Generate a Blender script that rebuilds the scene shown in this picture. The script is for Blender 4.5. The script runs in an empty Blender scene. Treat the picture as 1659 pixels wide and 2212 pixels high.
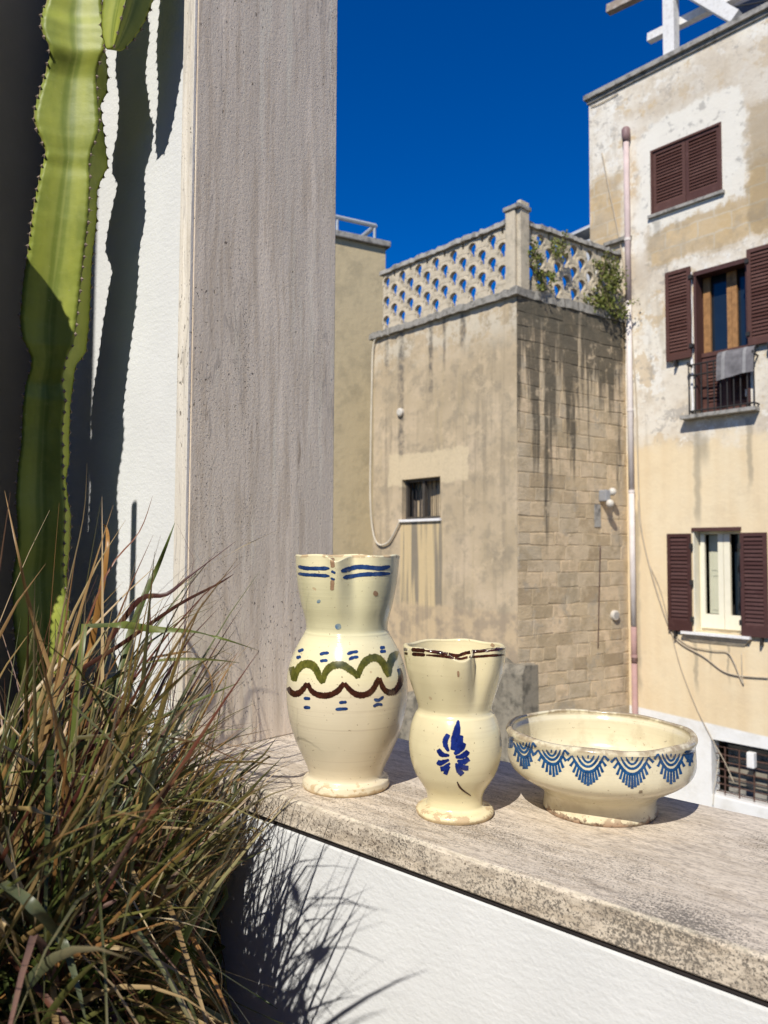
import bpy, bmesh, math, random
import numpy as np
from mathutils import Vector, Matrix
from mathutils.bvhtree import BVHTree

rnd = random.Random(11)
SC = bpy.context.scene
COL = SC.collection

# ------------------------------------------------------------------ camera
FPX, PW, PH = 1661.0, 1659.0, 2212.0          # focal length and size of the photograph in its own pixels
HORIZON, ROLL, YAW, CAMZ = 1193.0, 0.3, 48.0, 1.30
_p = math.atan((HORIZON - PH / 2) / FPX)
_f0 = Vector((-math.cos(math.radians(YAW)), math.sin(math.radians(YAW)), 0))
_r0 = Vector((_f0.y, -_f0.x, 0)); _up = Vector((0, 0, 1))
CF = _f0 * math.cos(_p) + _up * math.sin(_p)
_u = -_f0 * math.sin(_p) + _up * math.cos(_p)
_a = math.radians(ROLL)
CR = _r0 * math.cos(_a) + _u * math.sin(_a)
CU = -_r0 * math.sin(_a) + _u * math.cos(_a)
CAM = Vector((0, 0, CAMZ))
cd = bpy.data.cameras.new('camera')
cd.sensor_fit = 'VERTICAL'; cd.sensor_height = 36; cd.sensor_width = 27
cd.lens = 36 * FPX / PH
cd.clip_start = 0.02; cd.clip_end = 3000
cd.dof.use_dof = True; cd.dof.focus_distance = 0.98; cd.dof.aperture_fstop = 10.5
co = bpy.data.objects.new('camera', cd); COL.objects.link(co)
_m = Matrix((CR, CU, -CF)).transposed().to_4x4(); _m.translation = CAM
co.matrix_world = _m
SC.camera = co

# ------------------------------------------------------------------ sky, sun, exposure
SUN_EL, SUN_AZ = 43.0, 161.5                   # azimuth measured from +Y towards +X
w = bpy.data.worlds.new('World'); SC.world = w; w.use_nodes = True
nt = w.node_tree; bg = nt.nodes['Background']
sky = nt.nodes.new('ShaderNodeTexSky'); sky.sky_type = 'NISHITA'; sky.sun_disc = False
sky.sun_elevation = math.radians(SUN_EL); sky.sun_rotation = math.radians(SUN_AZ)
sky.altitude = 1500; sky.air_density = 1.0; sky.dust_density = 0.0; sky.ozone_density = 4.0
hs = nt.nodes.new('ShaderNodeHueSaturation'); hs.inputs['Saturation'].default_value = 1.5; hs.inputs['Hue'].default_value = 0.516
nt.links.new(sky.outputs[0], hs.inputs['Color']); nt.links.new(hs.outputs[0], bg.inputs[0])
bg.inputs[1].default_value = 0.122
sl = bpy.data.lights.new('sun', 'SUN'); sl.energy = 5.0; sl.angle = math.radians(0.53); sl.color = (1.0, 0.95, 0.86)
so = bpy.data.objects.new('sun', sl); COL.objects.link(so)
SUND = Vector((math.sin(math.radians(SUN_AZ)) * math.cos(math.radians(SUN_EL)),
               math.cos(math.radians(SUN_AZ)) * math.cos(math.radians(SUN_EL)), math.sin(math.radians(SUN_EL))))
so.rotation_euler = SUND.to_track_quat('Z', 'Y').to_euler()
SC.view_settings.view_transform = 'Standard'; SC.view_settings.look = 'None'
SC.view_settings.exposure = 0.0; SC.view_settings.gamma = 1.0; SC.view_settings.use_curve_mapping = False

# ------------------------------------------------------------------ measuring helpers
def ray(x, y):
    return CF + CR * ((x - PW / 2) / FPX) + CU * ((PH / 2 - y) / FPX)
def at_depth(x, y, D):
    return CAM + ray(x, y) * D
def hit(x, y, P, n):
    d = ray(x, y); return CAM + d * ((P - CAM).dot(n) / d.dot(n))
def on_z(x, y, z):
    return hit(x, y, Vector((0, 0, z)), Vector((0, 0, 1)))
def proj(p):
    q = p - CAM; z = q.dot(CF)
    return PW / 2 + FPX * q.dot(CR) / z, PH / 2 - FPX * q.dot(CU) / z, z

# ------------------------------------------------------------------ object helpers
def tag(o, label=None, cat=None, group=None, kind=None):
    if label: o['label'] = label
    if cat: o['category'] = cat
    if group: o['group'] = group
    if kind: o['kind'] = kind
    return o
def thing(name, label, cat, loc, group=None):
    o = bpy.data.objects.new(name, None); COL.objects.link(o); o.location = loc
    o.empty_display_size = 0.1
    return tag(o, label, cat, group)
def root_of(o):
    while o.parent: o = o.parent
    return o
def link(name, me, mat, parent=None, smooth=False):
    o = bpy.data.objects.new(name, me); COL.objects.link(o)
    if mat and not me.materials: me.materials.append(mat)
    if parent: o.parent = parent
    if smooth:
        me.polygons.foreach_set('use_smooth', [True] * len(me.polygons))
    return o
class MB:
    """collects world-space shapes; build() links them as one mesh relative to the parent's root"""
    def __init__(s): s.v = []; s.f = []
    def add(s, vs, fs):
        n = len(s.v); s.v += [Vector(v) for v in vs]; s.f += [tuple(i + n for i in f) for f in fs]; return s
    def hexa(s, p):      # 8 corners: bottom 0-3, top 4-7
        return s.add(p, [(0, 3, 2, 1), (4, 5, 6, 7), (0, 1, 5, 4), (1, 2, 6, 5), (2, 3, 7, 6), (3, 0, 4, 7)])
    def box(s, lo, hi):
        (a, b, c), (d, e, f) = lo, hi
        return s.hexa([(a, b, c), (d, b, c), (d, e, c), (a, e, c), (a, b, f), (d, b, f), (d, e, f), (a, e, f)])
    def tube(s, pts, r, n=8, cap=True):
        pts = [Vector(p) for p in pts]; rings = []
        rr = r if isinstance(r, (list, tuple)) else [r] * len(pts)
        up = Vector((0, 0, 1)); base = len(s.v)
        prev = None
        for i, p in enumerate(pts):
            t = (pts[min(i + 1, len(pts) - 1)] - pts[max(i - 1, 0)]).normalized()
            if prev is None:
                x = t.cross(up)
                if x.length < 1e-3: x = t.cross(Vector((1, 0, 0)))
                x.normalize()
            else:
                x = (prev - t * prev.dot(t)).normalized()
            prev = x; y = t.cross(x)
            for k in range(n):
                a = 2 * math.pi * k / n
                s.v.append(p + (x * math.cos(a) + y * math.sin(a)) * rr[i])
        for i in range(len(pts) - 1):
            for k in range(n):
                a = base + i * n + k; b = base + i * n + (k + 1) % n
                s.f.append((a, b, b + n, a + n))
        if cap:
            s.f.append(tuple(base + k for k in range(n))[::-1])
            s.f.append(tuple(base + (len(pts) - 1) * n + k for k in range(n)))
        return s
    def build(s, name, mat, parent=None, smooth=False, bevel=0, seg=2, origin=None):
        off = root_of(parent).location.copy() if parent else (Vector(origin) if origin is not None else Vector((0, 0, 0)))
        me = bpy.data.meshes.new(name)
        me.from_pydata([tuple(v - off) for v in s.v], [], s.f); me.update()
        if bevel:
            bm = bmesh.new(); bm.from_mesh(me)
            bmesh.ops.recalc_face_normals(bm, faces=bm.faces)
            bmesh.ops.bevel(bm, geom=[e for e in bm.edges], offset=bevel, segments=seg, affect='EDGES', profile=0.6)
            bm.to_mesh(me); bm.free()
        o = link(name, me, mat, parent, smooth)
        if not parent and origin is not None: o.location = origin
        return o

class Frame:
    """vertical plane of a facade: a along it, b out of it (towards the viewer), z up"""
    def __init__(s, O, ang):
        s.O = Vector((O[0], O[1], 0)); r = math.radians(ang)
        s.A = Vector((math.cos(r), math.sin(r), 0)); s.B = Vector((math.sin(r), -math.cos(r), 0))
    def P(s, a, b, z): return s.O + s.A * a + s.B * b + Vector((0, 0, z))
    def px(s, x, y, b=0.0):
        h = hit(x, y, s.O + s.B * b, s.B); return (h - s.O).dot(s.A), h.z
    def box(s, mb, a0, a1, b0, b1, z0, z1):
        return mb.hexa([s.P(a0, b1, z0), s.P(a1, b1, z0), s.P(a1, b0, z0), s.P(a0, b0, z0),
                        s.P(a0, b1, z1), s.P(a1, b1, z1), s.P(a1, b0, z1), s.P(a0, b0, z1)])

# ------------------------------------------------------------------ node helpers
class NT:
    def __init__(s, name):
        s.m = bpy.data.materials.new(name); s.m.use_nodes = True
        s.t = s.m.node_tree; s.b = s.t.nodes['Principled BSDF']
        s.pos = s.n('ShaderNodeNewGeometry').outputs['Position']
    def n(s, k, **kw):
        o = s.t.nodes.new(k)
        for a, b in kw.items(): setattr(o, a, b)
        return o
    def lk(s, a, b): s.t.links.new(a, b)
    def put(s, sock, v):
        if isinstance(v, bpy.types.NodeSocket): s.lk(v, sock)
        elif isinstance(v, (tuple, list)) and len(v) == 3 and sock.type == 'RGBA': sock.default_value = (*v, 1)
        else: sock.default_value = v
    def math(s, op, a, b=0.0, c=0.0, clamp=False):
        o = s.n('ShaderNodeMath', operation=op, use_clamp=clamp)
        s.put(o.inputs[0], a); s.put(o.inputs[1], b)
        if op in ('MULTIPLY_ADD', 'SMOOTH_MIN'): s.put(o.inputs[2], c)
        return o.outputs[0]
    def scale(s, v, sc):
        o = s.n('ShaderNodeVectorMath', operation='MULTIPLY'); s.put(o.inputs[0], v); o.inputs[1].default_value = sc; return o.outputs[0]
    def addv(s, v, w_):
        o = s.n('ShaderNodeVectorMath', operation='ADD'); s.put(o.inputs[0], v); s.put(o.inputs[1], w_); return o.outputs[0]
    def dot(s, v, d):
        o = s.n('ShaderNodeVectorMath', operation='DOT_PRODUCT'); s.put(o.inputs[0], v); o.inputs[1].default_value = d; return o.outputs['Value']
    def noise(s, scale, detail=4, rough=0.55, vec=None, dist=0.0):
        o = s.n('ShaderNodeTexNoise'); o.inputs['Scale'].default_value = scale; o.inputs['Detail'].default_value = detail
        o.inputs['Roughness'].default_value = rough; o.inputs['Distortion'].default_value = dist
        s.put(o.inputs['Vector'], vec if vec is not None else s.pos); return o.outputs['Fac']
    def noisec(s, scale, detail=2, vec=None):
        o = s.n('ShaderNodeTexNoise'); o.inputs['Scale'].default_value = scale; o.inputs['Detail'].default_value = detail
        s.put(o.inputs['Vector'], vec if vec is not None else s.pos); return o.outputs['Color']
    def vor(s, scale, vec=None, feature='F1', rand=1.0):
        o = s.n('ShaderNodeTexVoronoi', feature=feature); o.inputs['Scale'].default_value = scale
        o.inputs['Randomness'].default_value = rand
        s.put(o.inputs['Vector'], vec if vec is not None else s.pos); return o.outputs['Distance']
    def step(s, f, lo, hi):
        o = s.n('ShaderNodeMapRange', interpolation_type='SMOOTHSTEP'); s.put(o.inputs['Value'], f)
        o.inputs['From Min'].default_value = lo; o.inputs['From Max'].default_value = hi; return o.outputs['Result']
    def lin(s, f, lo, hi, a=0.0, b=1.0):
        o = s.n('ShaderNodeMapRange'); s.put(o.inputs['Value'], f)
        o.inputs['From Min'].default_value = lo; o.inputs['From Max'].default_value = hi
        o.inputs['To Min'].default_value = a; o.inputs['To Max'].default_value = b; return o.outputs['Result']
    def ramp(s, f, stops):
        o = s.n('ShaderNodeValToRGB'); s.put(o.inputs[0], f); e = o.color_ramp.elements
        while len(e) < len(stops): e.new(0.5)
        for i, (p, c) in enumerate(stops): e[i].position = p; e[i].color = (*c, 1)
        return o.outputs[0]
    def mix(s, f, a, b, mode='MIX'):
        o = s.n('ShaderNodeMix', data_type='RGBA', blend_type=mode)
        s.put(o.inputs[0], f); s.put(o.inputs[6], a); s.put(o.inputs[7], b); return o.outputs[2]
    def mul(s, *v):
        r = v[0]
        for x in v[1:]: r = s.math('MULTIPLY', r, x)
        return r
    def bump(s, h, strength=0.3, dist=0.01, nrm=None):
        o = s.n('ShaderNodeBump'); o.inputs['Strength'].default_value = strength; o.inputs['Distance'].default_value = dist
        s.put(o.inputs['Height'], h)
        if nrm is not None: s.put(o.inputs['Normal'], nrm)
        return o.outputs[0]
    def done(s, col, rough=0.8, bump=None, spec=0.3, **kw):
        s.put(s.b.inputs['Base Color'], col); s.put(s.b.inputs['Roughness'], rough)
        s.put(s.b.inputs['Specular IOR Level'], spec)
        if bump is not None: s.lk(bump, s.b.inputs['Normal'])
        for k, v in kw.items(): s.put(s.b.inputs[k.replace('_', ' ')], v)
        return s.m
    def boxmask(s, a, z, r, soft=0.03):
        a0, a1, z0, z1 = r
        return s.mul(s.step(a, a0 - soft, a0 + soft), s.step(a, a1 + soft, a1 - soft) if False else s.math('SUBTRACT', 1.0, s.step(a, a1 - soft, a1 + soft)),
                     s.step(z, z0 - soft, z0 + soft), s.math('SUBTRACT', 1.0, s.step(z, z1 - soft, z1 + soft)))

def simple(name, col, rough=0.7, var=0.12, scale=20, bump=0.0, spec=0.3, **kw):
    N = NT(name)
    f = N.noise(scale, 5, 0.6)
    c = N.mix(N.lin(f, 0.3, 0.7), tuple(x * (1 - var) for x in col), tuple(min(1, x * (1 + var)) for x in col))
    bp = N.bump(f, bump, 0.01) if bump else None
    return N.done(c, rough, bp, spec, **kw)

def stucco():
    N = NT('white_stucco')
    st = N.noise(1.0, 3, 0.5, N.scale(N.pos, (60, 60, 170)))
    f = N.noise(220, 4, 0.6); g = N.noise(9, 3)
    h = N.math('ADD', N.math('MULTIPLY', st, 0.6), N.math('MULTIPLY', f, 0.7))
    c = N.mix(N.lin(g, 0.3, 0.7), (0.70, 0.71, 0.71), (0.76, 0.77, 0.77))
    dirt = N.step(N.noise(60, 6, 0.7), 0.66, 0.74)
    c = N.mix(N.mul(dirt, 0.15), c, (0.45, 0.42, 0.36))
    return N.done(c, 0.75, N.bump(h, 0.32, 0.003), 0.25)

def travertine(name, axis, base, lichen=False, lng=1.0):
    """banded stone; axis = direction of the bands"""
    N = NT(name)
    wob = N.scale(N.addv(N.noisec(3.0, 3), (-0.5, -0.5, -0.5)), (0.035, 0.035, 0.035))
    p = N.addv(N.pos, wob)
    def st(long, cross):
        return tuple(min(long * lng, cross) if i == axis else cross for i in range(3))
    b1 = N.noise(1.0, 4, 0.6, N.scale(p, st(0.55, 15)))
    b2 = N.noise(1.0, 5, 0.65, N.scale(p, st(3.0, 75)))
    b3 = N.noise(1.0, 5, 0.7, N.scale(N.pos, st(120, 300)))
    c = N.ramp(b1, [(0.30, tuple(x * 0.70 for x in base)), (0.42, tuple(x * 0.90 for x in base)), (0.5, base),
                    (0.58, tuple(x * 0.88 for x in base)), (0.70, tuple(min(1, x * 1.12) for x in base))])
    c = N.mix(N.mul(N.step(b2, 0.47, 0.62), 0.42), c, (base[0] * 0.64, base[1] * 0.59, base[2] * 0.52))
    c = N.mix(N.mul(N.step(b2, 0.50, 0.36), 0.0), c, base)
    c = N.mix(N.mul(N.step(b3, 0.52, 0.68), 0.22), c, (base[0] * 0.60, base[1] * 0.56, base[2] * 0.50))
    c = N.mix(N.mul(N.step(N.noise(1.0, 3, 0.6, N.scale(p, st(0.8, 34))), 0.54, 0.64), 0.40), c, tuple(min(1, x * 1.22) for x in base))
    # wavy grey seams that follow the bedding
    sm = N.math('ABSOLUTE', N.math('SUBTRACT', N.noise(1.0, 5, 0.62, N.scale(p, st(0.5, 7))), 0.5))
    c = N.mix(N.mul(N.math('SUBTRACT', 1.0, N.step(sm, 0.0, 0.010)), N.step(N.noise(5, 2), 0.4, 0.6), 0.55), c, (base[0] * 0.48, base[1] * 0.48, base[2] * 0.50))
    rv = N.noise(1.0, 5, 0.75, N.scale(p, st(2.0, 32)))
    c = N.mix(N.mul(N.step(rv, 0.64, 0.71), 0.55), c, (0.24, 0.16, 0.095))
    # pits, denser in some bands
    pv = N.noise(1.0, 3, 0.6, N.scale(N.pos, st(190, 420)))
    dens = N.lin(b1, 0.38, 0.56, 0.575, 0.68)
    pit = N.step(N.math('SUBTRACT', pv, dens), 0.0, 0.03)
    pv2 = N.noise(1.0, 2, 0.5, N.scale(N.pos, st(70, 210)))
    pit2 = N.step(N.math('SUBTRACT', pv2, N.lin(N.noise(4, 2), 0.3, 0.7, 0.655, 0.78)), 0.0, 0.03)
    pit = N.math('MAXIMUM', pit, pit2)
    c = N.mix(N.mul(pit, 0.75), c, (0.10, 0.07, 0.045))
    if lichen:
        sep = N.n('ShaderNodeSeparateXYZ'); N.lk(N.pos, sep.inputs[0])
        mot = N.noise(1.0, 5, 0.65, N.scale(N.pos, (40, 130, 90)))
        c = N.mix(N.mul(N.step(mot, 0.46, 0.68), 0.42), c, (0.20, 0.16, 0.125))
        fl = N.noise(1.0, 3, 0.6, N.scale(N.pos, (130, 480, 300)))
        c = N.mix(N.mul(N.step(fl, 0.53, 0.61), 0.42), c, (0.17, 0.13, 0.10))
        big = N.noise(9, 4, 0.6); fine = N.noise(430, 4, 0.75); med = N.noise(190, 4, 0.7)
        right = N.lin(sep.outputs['X'], -0.85, -0.1, 0.0, 0.13)
        front = N.lin(sep.outputs['Y'], 0.63, 0.78, 0.05, -0.05)
        k = N.math('ADD', N.math('ADD', N.math('MULTIPLY', fine, 0.60), N.math('MULTIPLY', med, 0.14)),
                   N.math('ADD', N.math('MULTIPLY', big, 0.36), N.math('ADD', right, front)))
        li = N.step(k, 0.680, 0.735)
        c = N.mix(N.mul(li, 0.78), c, (0.10, 0.092, 0.082))
        wear = N.mul(N.math('SUBTRACT', 1.0, N.step(N.math('ABSOLUTE', N.math('SUBTRACT', sep.outputs['Y'], 0.634)), 0.0, 0.004)), N.step(sep.outputs['Z'], 0.996, 0.9985))
        c = N.mix(N.mul(wear, N.step(N.noise(55, 3), 0.35, 0.6), 0.5), c, (0.75, 0.68, 0.52))
    h = N.math('SUBTRACT', N.math('MULTIPLY', b3, 0.5), pit)
    return N.done(c, 0.62, N.bump(h, 0.8, 0.002), 0.3)

def glaze(name, base, h0, h1, mode):
    """tin-glazed earthenware; h0/h1 = foot and rim heights for chips"""
    N = NT(name)
    sep = N.n('ShaderNodeSeparateXYZ'); N.lk(N.pos, sep.inputs[0]); z = sep.outputs['Z']
    f = N.noise(16, 3); g = N.noise(55, 5, 0.6)
    c = N.mix(N.lin(f, 0.3, 0.7), tuple(x * 0.93 for x in base), tuple(min(1, x * 1.05) for x in base))
    # throwing lines in the glaze
    ln = N.noise(1.0, 3, 0.6, N.scale(N.pos, (6, 6, 330)))
    c = N.mix(N.mul(N.step(ln, 0.5, 0.72), 0.22), c, (base[0] * 0.80, base[1] * 0.74, base[2] * 0.66))
    if mode == 'tall':
        zn = N.math('ADD', z, N.math('MULTIPLY', N.math('SUBTRACT', f, 0.5), 0.02))
        c = N.mix(N.mul(N.math('SUBTRACT', 1.0, N.step(zn, 1.125, 1.15)), 0.8), c, (0.73, 0.635, 0.47))
        c = N.mix(N.mul(N.step(zn, 1.185, 1.20), N.math('SUBTRACT', 1.0, N.step(zn, 1.255, 1.285)), 0.6), c, (0.60, 0.57, 0.36))
        lw_ = N.noise(1.0, 2, 0.6, N.scale(N.pos, (3, 3, 170)))
        c = N.mix(N.mul(N.step(lw_, 0.56, 0.68), N.math('SUBTRACT', 1.0, N.step(zn, 1.125, 1.15)), 0.4), c, (0.54, 0.44, 0.30))
    if mode == 'small':
        c = N.mix(N.mul(N.step(N.noise(11, 3), 0.48, 0.7), 0.45), c, (0.66, 0.57, 0.36))
    pin = N.step(N.noise(240, 2), 0.70, 0.73)
    c = N.mix(N.mul(pin, 0.6), c, (0.20, 0.12, 0.06))
    # bare clay where the glaze has worn off, at foot and rim
    foot = N.math('SUBTRACT', 1.0, N.step(z, h0 - 0.008, h0 + 0.006))
    rim = N.step(z, h1 - 0.0045, h1 - 0.0005)
    chipn = N.math('ADD', N.math('MULTIPLY', g, 0.7), N.math('MULTIPLY', N.noise(140, 4, 0.6), 0.3))
    k = {'tall': (0.575, 0.50), 'small': (0.55, 0.47), 'bowl': (0.525, 0.38)}[mode]
    cf = N.mul(N.step(N.math('ADD', chipn, N.math('MULTIPLY', foot, 0.12)), k[0] + 0.06, k[0] + 0.09), foot)
    cr = N.mul(N.step(chipn, k[1], k[1] + 0.04), rim)
    clay = N.mix(g, (0.46, 0.32, 0.17), (0.60, 0.47, 0.29))
    if mode == 'bowl':
        clay = N.mix(N.step(g, 0.45, 0.55), (0.10, 0.055, 0.03), (0.34, 0.23, 0.15))
    spots = N.step(N.math('ADD', N.math('MULTIPLY', N.noise(90, 4, 0.6), 0.75), N.math('MULTIPLY', f, 0.25)), 0.645, 0.67)
    chip = N.math('MAXIMUM', cf, cr)
    if mode == 'bowl':
        c = N.mix(N.mul(N.step(N.noise(30, 5, 0.65), 0.48, 0.68), 0.35), c, (0.42, 0.33, 0.20))
        chip = N.math('MAXIMUM', chip, N.mul(spots, 0.75))
        lip = N.step(z, h1 - 0.012, h1 - 0.007)
        c = N.mix(N.mul(lip, N.step(N.noise(70, 4, 0.6), 0.34, 0.56), 0.72), c, (0.27, 0.19, 0.115))
    else:
        chip = N.math('MAXIMUM', chip, N.mul(N.step(N.noise(60, 2), 0.735, 0.75), 0.8))
    ring = N.mul(N.math('SUBTRACT', 1.0, N.step(N.math('ADD', z, N.math('MULTIPLY', N.math('SUBTRACT', g, 0.5), -0.022)), 1.003, 1.0065)), 0.85)
    chip = N.math('MAXIMUM', chip, ring)
    c = N.mix(chip, c, clay)
    bh = N.math('ADD', N.math('MULTIPLY', N.noise(30, 2), 0.6), N.math('MULTIPLY', ln, 0.35 if mode != 'small' else 0.12))
    bh = N.math('SUBTRACT', bh, N.math('MULTIPLY', chip, 0.5))
    ro = N.math('ADD', N.math('MULTIPLY', chip, 0.6), N.lin(N.noise(40, 4), 0.3, 0.7, 0.10, 0.26))
    return N.done(c, ro, N.bump(bh, 0.22, 0.003), 0.5)

def paint(name, col, dark):
    N = NT(name)
    f = N.noise(120, 4, 0.65)
    at = N.n('ShaderNodeAttribute', attribute_name='edge').outputs['Fac']
    c = N.mix(N.lin(f, 0.35, 0.65), dark, col)
    N.done(c, 0.15, N.bump(N.noise(40, 2), 0.12, 0.002), 0.5)
    k = N.math('ADD', at, N.math('MULTIPLY', N.math('SUBTRACT', N.noise(420, 3, 0.6), 0.5), 0.55))
    al = N.lin(k, 0.10, 0.34)
    N.put(N.b.inputs['Alpha'], al)
    return N.m

def cactus_mat():
    N = NT('cactus_skin')
    at = N.n('ShaderNodeAttribute', attribute_name='rib').outputs['Fac']   # 0 valley .. 1 rib edge
    f = N.noise(18, 4, 0.6, N.scale(N.pos, (1, 1, 0.45)))
    diag = N.noise(1.0, 3, 0.6, N.addv(N.scale(N.pos, (60, 60, 60)), N.scale(N.pos, (0, 0, 30))))
    at0 = at
    at = N.math('ADD', at, N.math('MULTIPLY', N.math('SUBTRACT', N.noise(14, 3, 0.6, N.scale(N.pos, (1, 1, 0.5))), 0.5), 0.28))
    c = N.ramp(at, [(0.0, (0.27, 0.31, 0.06)), (0.10, (0.19, 0.24, 0.035)), (0.24, (0.20, 0.25, 0.035)), (0.36, (0.31, 0.35, 0.06)), (0.6, (0.34, 0.375, 0.055)), (1.0, (0.25, 0.30, 0.04))])
    c = N.mix(N.mul(N.step(f, 0.42, 0.68), 0.55), c, (0.13, 0.175, 0.024))
    c = N.mix(N.mul(N.step(diag, 0.5, 0.7), 0.18), c, (0.36, 0.38, 0.10))
    sc = N.step(N.noise(150, 3, 0.6), 0.70, 0.74)
    c = N.mix(N.mul(sc, 0.5), c, (0.42, 0.40, 0.20))
    rim = N.step(at0, 0.955, 0.985)
    c = N.mix(N.mul(rim, N.step(N.noise(120, 2), 0.45, 0.55), 0.6), c, (0.22, 0.15, 0.09))
    return N.done(c, 0.5, N.bump(N.math('ADD', diag, f), 0.10, 0.003), 0.35)

def blade_mat():
    N = NT('grass_blade')
    col = N.n('ShaderNodeAttribute', attribute_name='tint').outputs['Color']
    f = N.noise(1.0, 3, 0.6, N.scale(N.pos, (90, 90, 25)))
    c = N.mix(N.mul(N.step(f, 0.48, 0.72), 0.35), col, N.mix(0.5, col, (0.36, 0.25, 0.11)))
    N.done(c, 0.42, None, 0.4)
    tr = N.n('ShaderNodeBsdfTranslucent'); N.lk(c, tr.inputs['Color'])
    ms = N.n('ShaderNodeMixShader'); ms.inputs[0].default_value = 0.14
    out = N.t.nodes['Material Output']
    N.lk(N.b.outputs[0], ms.inputs[1]); N.lk(tr.outputs[0], ms.inputs[2]); N.lk(ms.outputs[0], out.inputs['Surface'])
    return N.m

def leaf_mat(name, a, b):
    N = NT(name)
    oi = N.noise(9, 3)
    c = N.mix(N.lin(oi, 0.35, 0.65), a, b)
    N.done(c, 0.5, None, 0.3)
    return N.m

# ------------------------------------------------------------------ facade frames (measured on the photograph)
BETA = -6.5
J0 = at_depth(1350, 690, 13.4)                 # where the stone house meets the tall house
K0 = at_depth(1117, 632, 12.0)                 # near corner of the stone house, at its ledge
FR = Frame(J0, BETA)                           # tall house facade
FM = Frame(K0, BETA)                           # plastered face of the stone house
_d = J0 - K0
FS = Frame(K0, math.degrees(math.atan2(_d.y, _d.x)))   # block-work face of the stone house
LEDGE = K0.z
STREET = -3.9

def facade_coords(N, F):
    a = N.math('SUBTRACT', N.dot(N.pos, tuple(F.A)), F.O.dot(F.A))
    sep = N.n('ShaderNodeSeparateXYZ'); N.lk(N.pos, sep.inputs[0])
    return a, sep.outputs['Z']

def plaster_mid():
    N = NT('stained_plaster'); a, z = facade_coords(N, FM)
    big = N.noise(0.9, 5, 0.6); med = N.noise(3.5, 6, 0.62); fine = N.noise(22, 5, 0.6)
    c = N.ramp(big, [(0.3, (0.40, 0.315, 0.20)), (0.5, (0.50, 0.395, 0.255)), (0.7, (0.58, 0.46, 0.31))])
    c = N.mix(N.mul(N.step(med, 0.46, 0.66), 0.55), c, (0.28, 0.235, 0.165))
    sv = N.noise(1.0, 4, 0.6, N.scale(N.pos, (7, 7, 0.35)))
    c = N.mix(N.mul(N.step(sv, 0.5, 0.68), 0.45), c, (0.23, 0.19, 0.135))
    sv2 = N.noise(1.0, 3, 0.6, N.scale(N.pos, (16, 16, 0.5)))
    c = N.mix(N.mul(N.step(sv2, 0.55, 0.72), 0.35), c, (0.46, 0.36, 0.20))
    c = N.mix(N.mul(N.step(N.noise(3.5, 10, 0.76, N.addv(N.pos, (2, 5, 9))), 0.54, 0.60), 0.5), c, (0.60, 0.47, 0.30))
    c = N.mix(N.mul(N.step(N.noise(14, 5, 0.7), 0.56, 0.70), 0.35), c, (0.27, 0.22, 0.155))
    na = N.math('ADD', a, N.math('MULTIPLY', N.math('SUBTRACT', med, 0.5), 0.22))
    nz = N.math('ADD', z, N.math('MULTIPLY', N.math('SUBTRACT', med, 0.5), 0.30))
    # pale weathered band below the ledge
    top = N.mul(N.step(nz, LEDGE - 0.9, LEDGE - 0.3), N.step(N.noise(3.0, 10, 0.75), 0.44, 0.54))
    c = N.mix(N.mul(top, 0.75), c, (0.62, 0.55, 0.42))
    # pale repair above the window, streaked panel below it, lighter base
    a0, zt = FM.px(839, 985); a1, zb = FM.px(1012, 1032)
    c = N.mix(N.mul(N.boxmask(na, nz, (a0, a1, zb - 0.02, zt), 0.025), N.lin(fine, 0.3, 0.6, 0.5, 0.9)), c, (0.64, 0.52, 0.33))
    wa0, wz0 = FM.px(865, 1122); wa1, _ = FM.px(956, 1122); _, wzb = FM.px(900, 1322)
    st = N.noise(1.0, 3, 0.55, N.scale(N.pos, (13, 13, 0.4)))
    panel = N.mix(N.step(st, 0.45, 0.6), (0.60, 0.46, 0.25), (0.22, 0.19, 0.14))
    c = N.mix(N.mul(N.boxmask(a, nz, (wa0, wa1, wzb - 1.5, wz0), 0.03), 0.85), c, panel)
    zl = FM.px(1000, 1312)[1]
    low = N.math('SUBTRACT', 1.0, N.step(nz, zl - 0.05, zl + 0.03))
    c = N.mix(N.mul(low, 0.75), c, N.mix(N.step(med, 0.42, 0.6), (0.54, 0.41, 0.25), (0.36, 0.28, 0.19)))
    # single dark runs of water
    for x, y0, y1, wd in ((866, 690, 985, 0.11), (931, 680, 860, 0.07), (1000, 650, 760, 0.09), (960, 670, 790, 0.05), (835, 700, 800, 0.08)):
        ax, z1 = FM.px(x, y1); _, z0 = FM.px(x, y0)
        jj = N.math('ADD', a, N.math('MULTIPLY', N.math('SUBTRACT', N.noise(5, 3), 0.5), 0.07))
        m = N.mul(N.math('SUBTRACT', 1.0, N.step(N.math('ABSOLUTE', N.math('SUBTRACT', jj, ax)), wd * 0.3, wd)),
                  N.step(z, z1 - 0.15, z1 + 0.2), N.math('SUBTRACT', 1.0, N.step(z, z0 - 0.1, z0 + 0.1)))
        c = N.mix(N.mul(m, N.lin(N.noise(7, 4, 0.7), 0.35, 0.6, 0.1, 0.8)), c, (0.11, 0.10, 0.085))
    return N.done(c, 0.9, N.bump(N.math('ADD', med, N.math('MULTIPLY', fine, 0.4)), 0.35, 0.02), 0.15)

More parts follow.
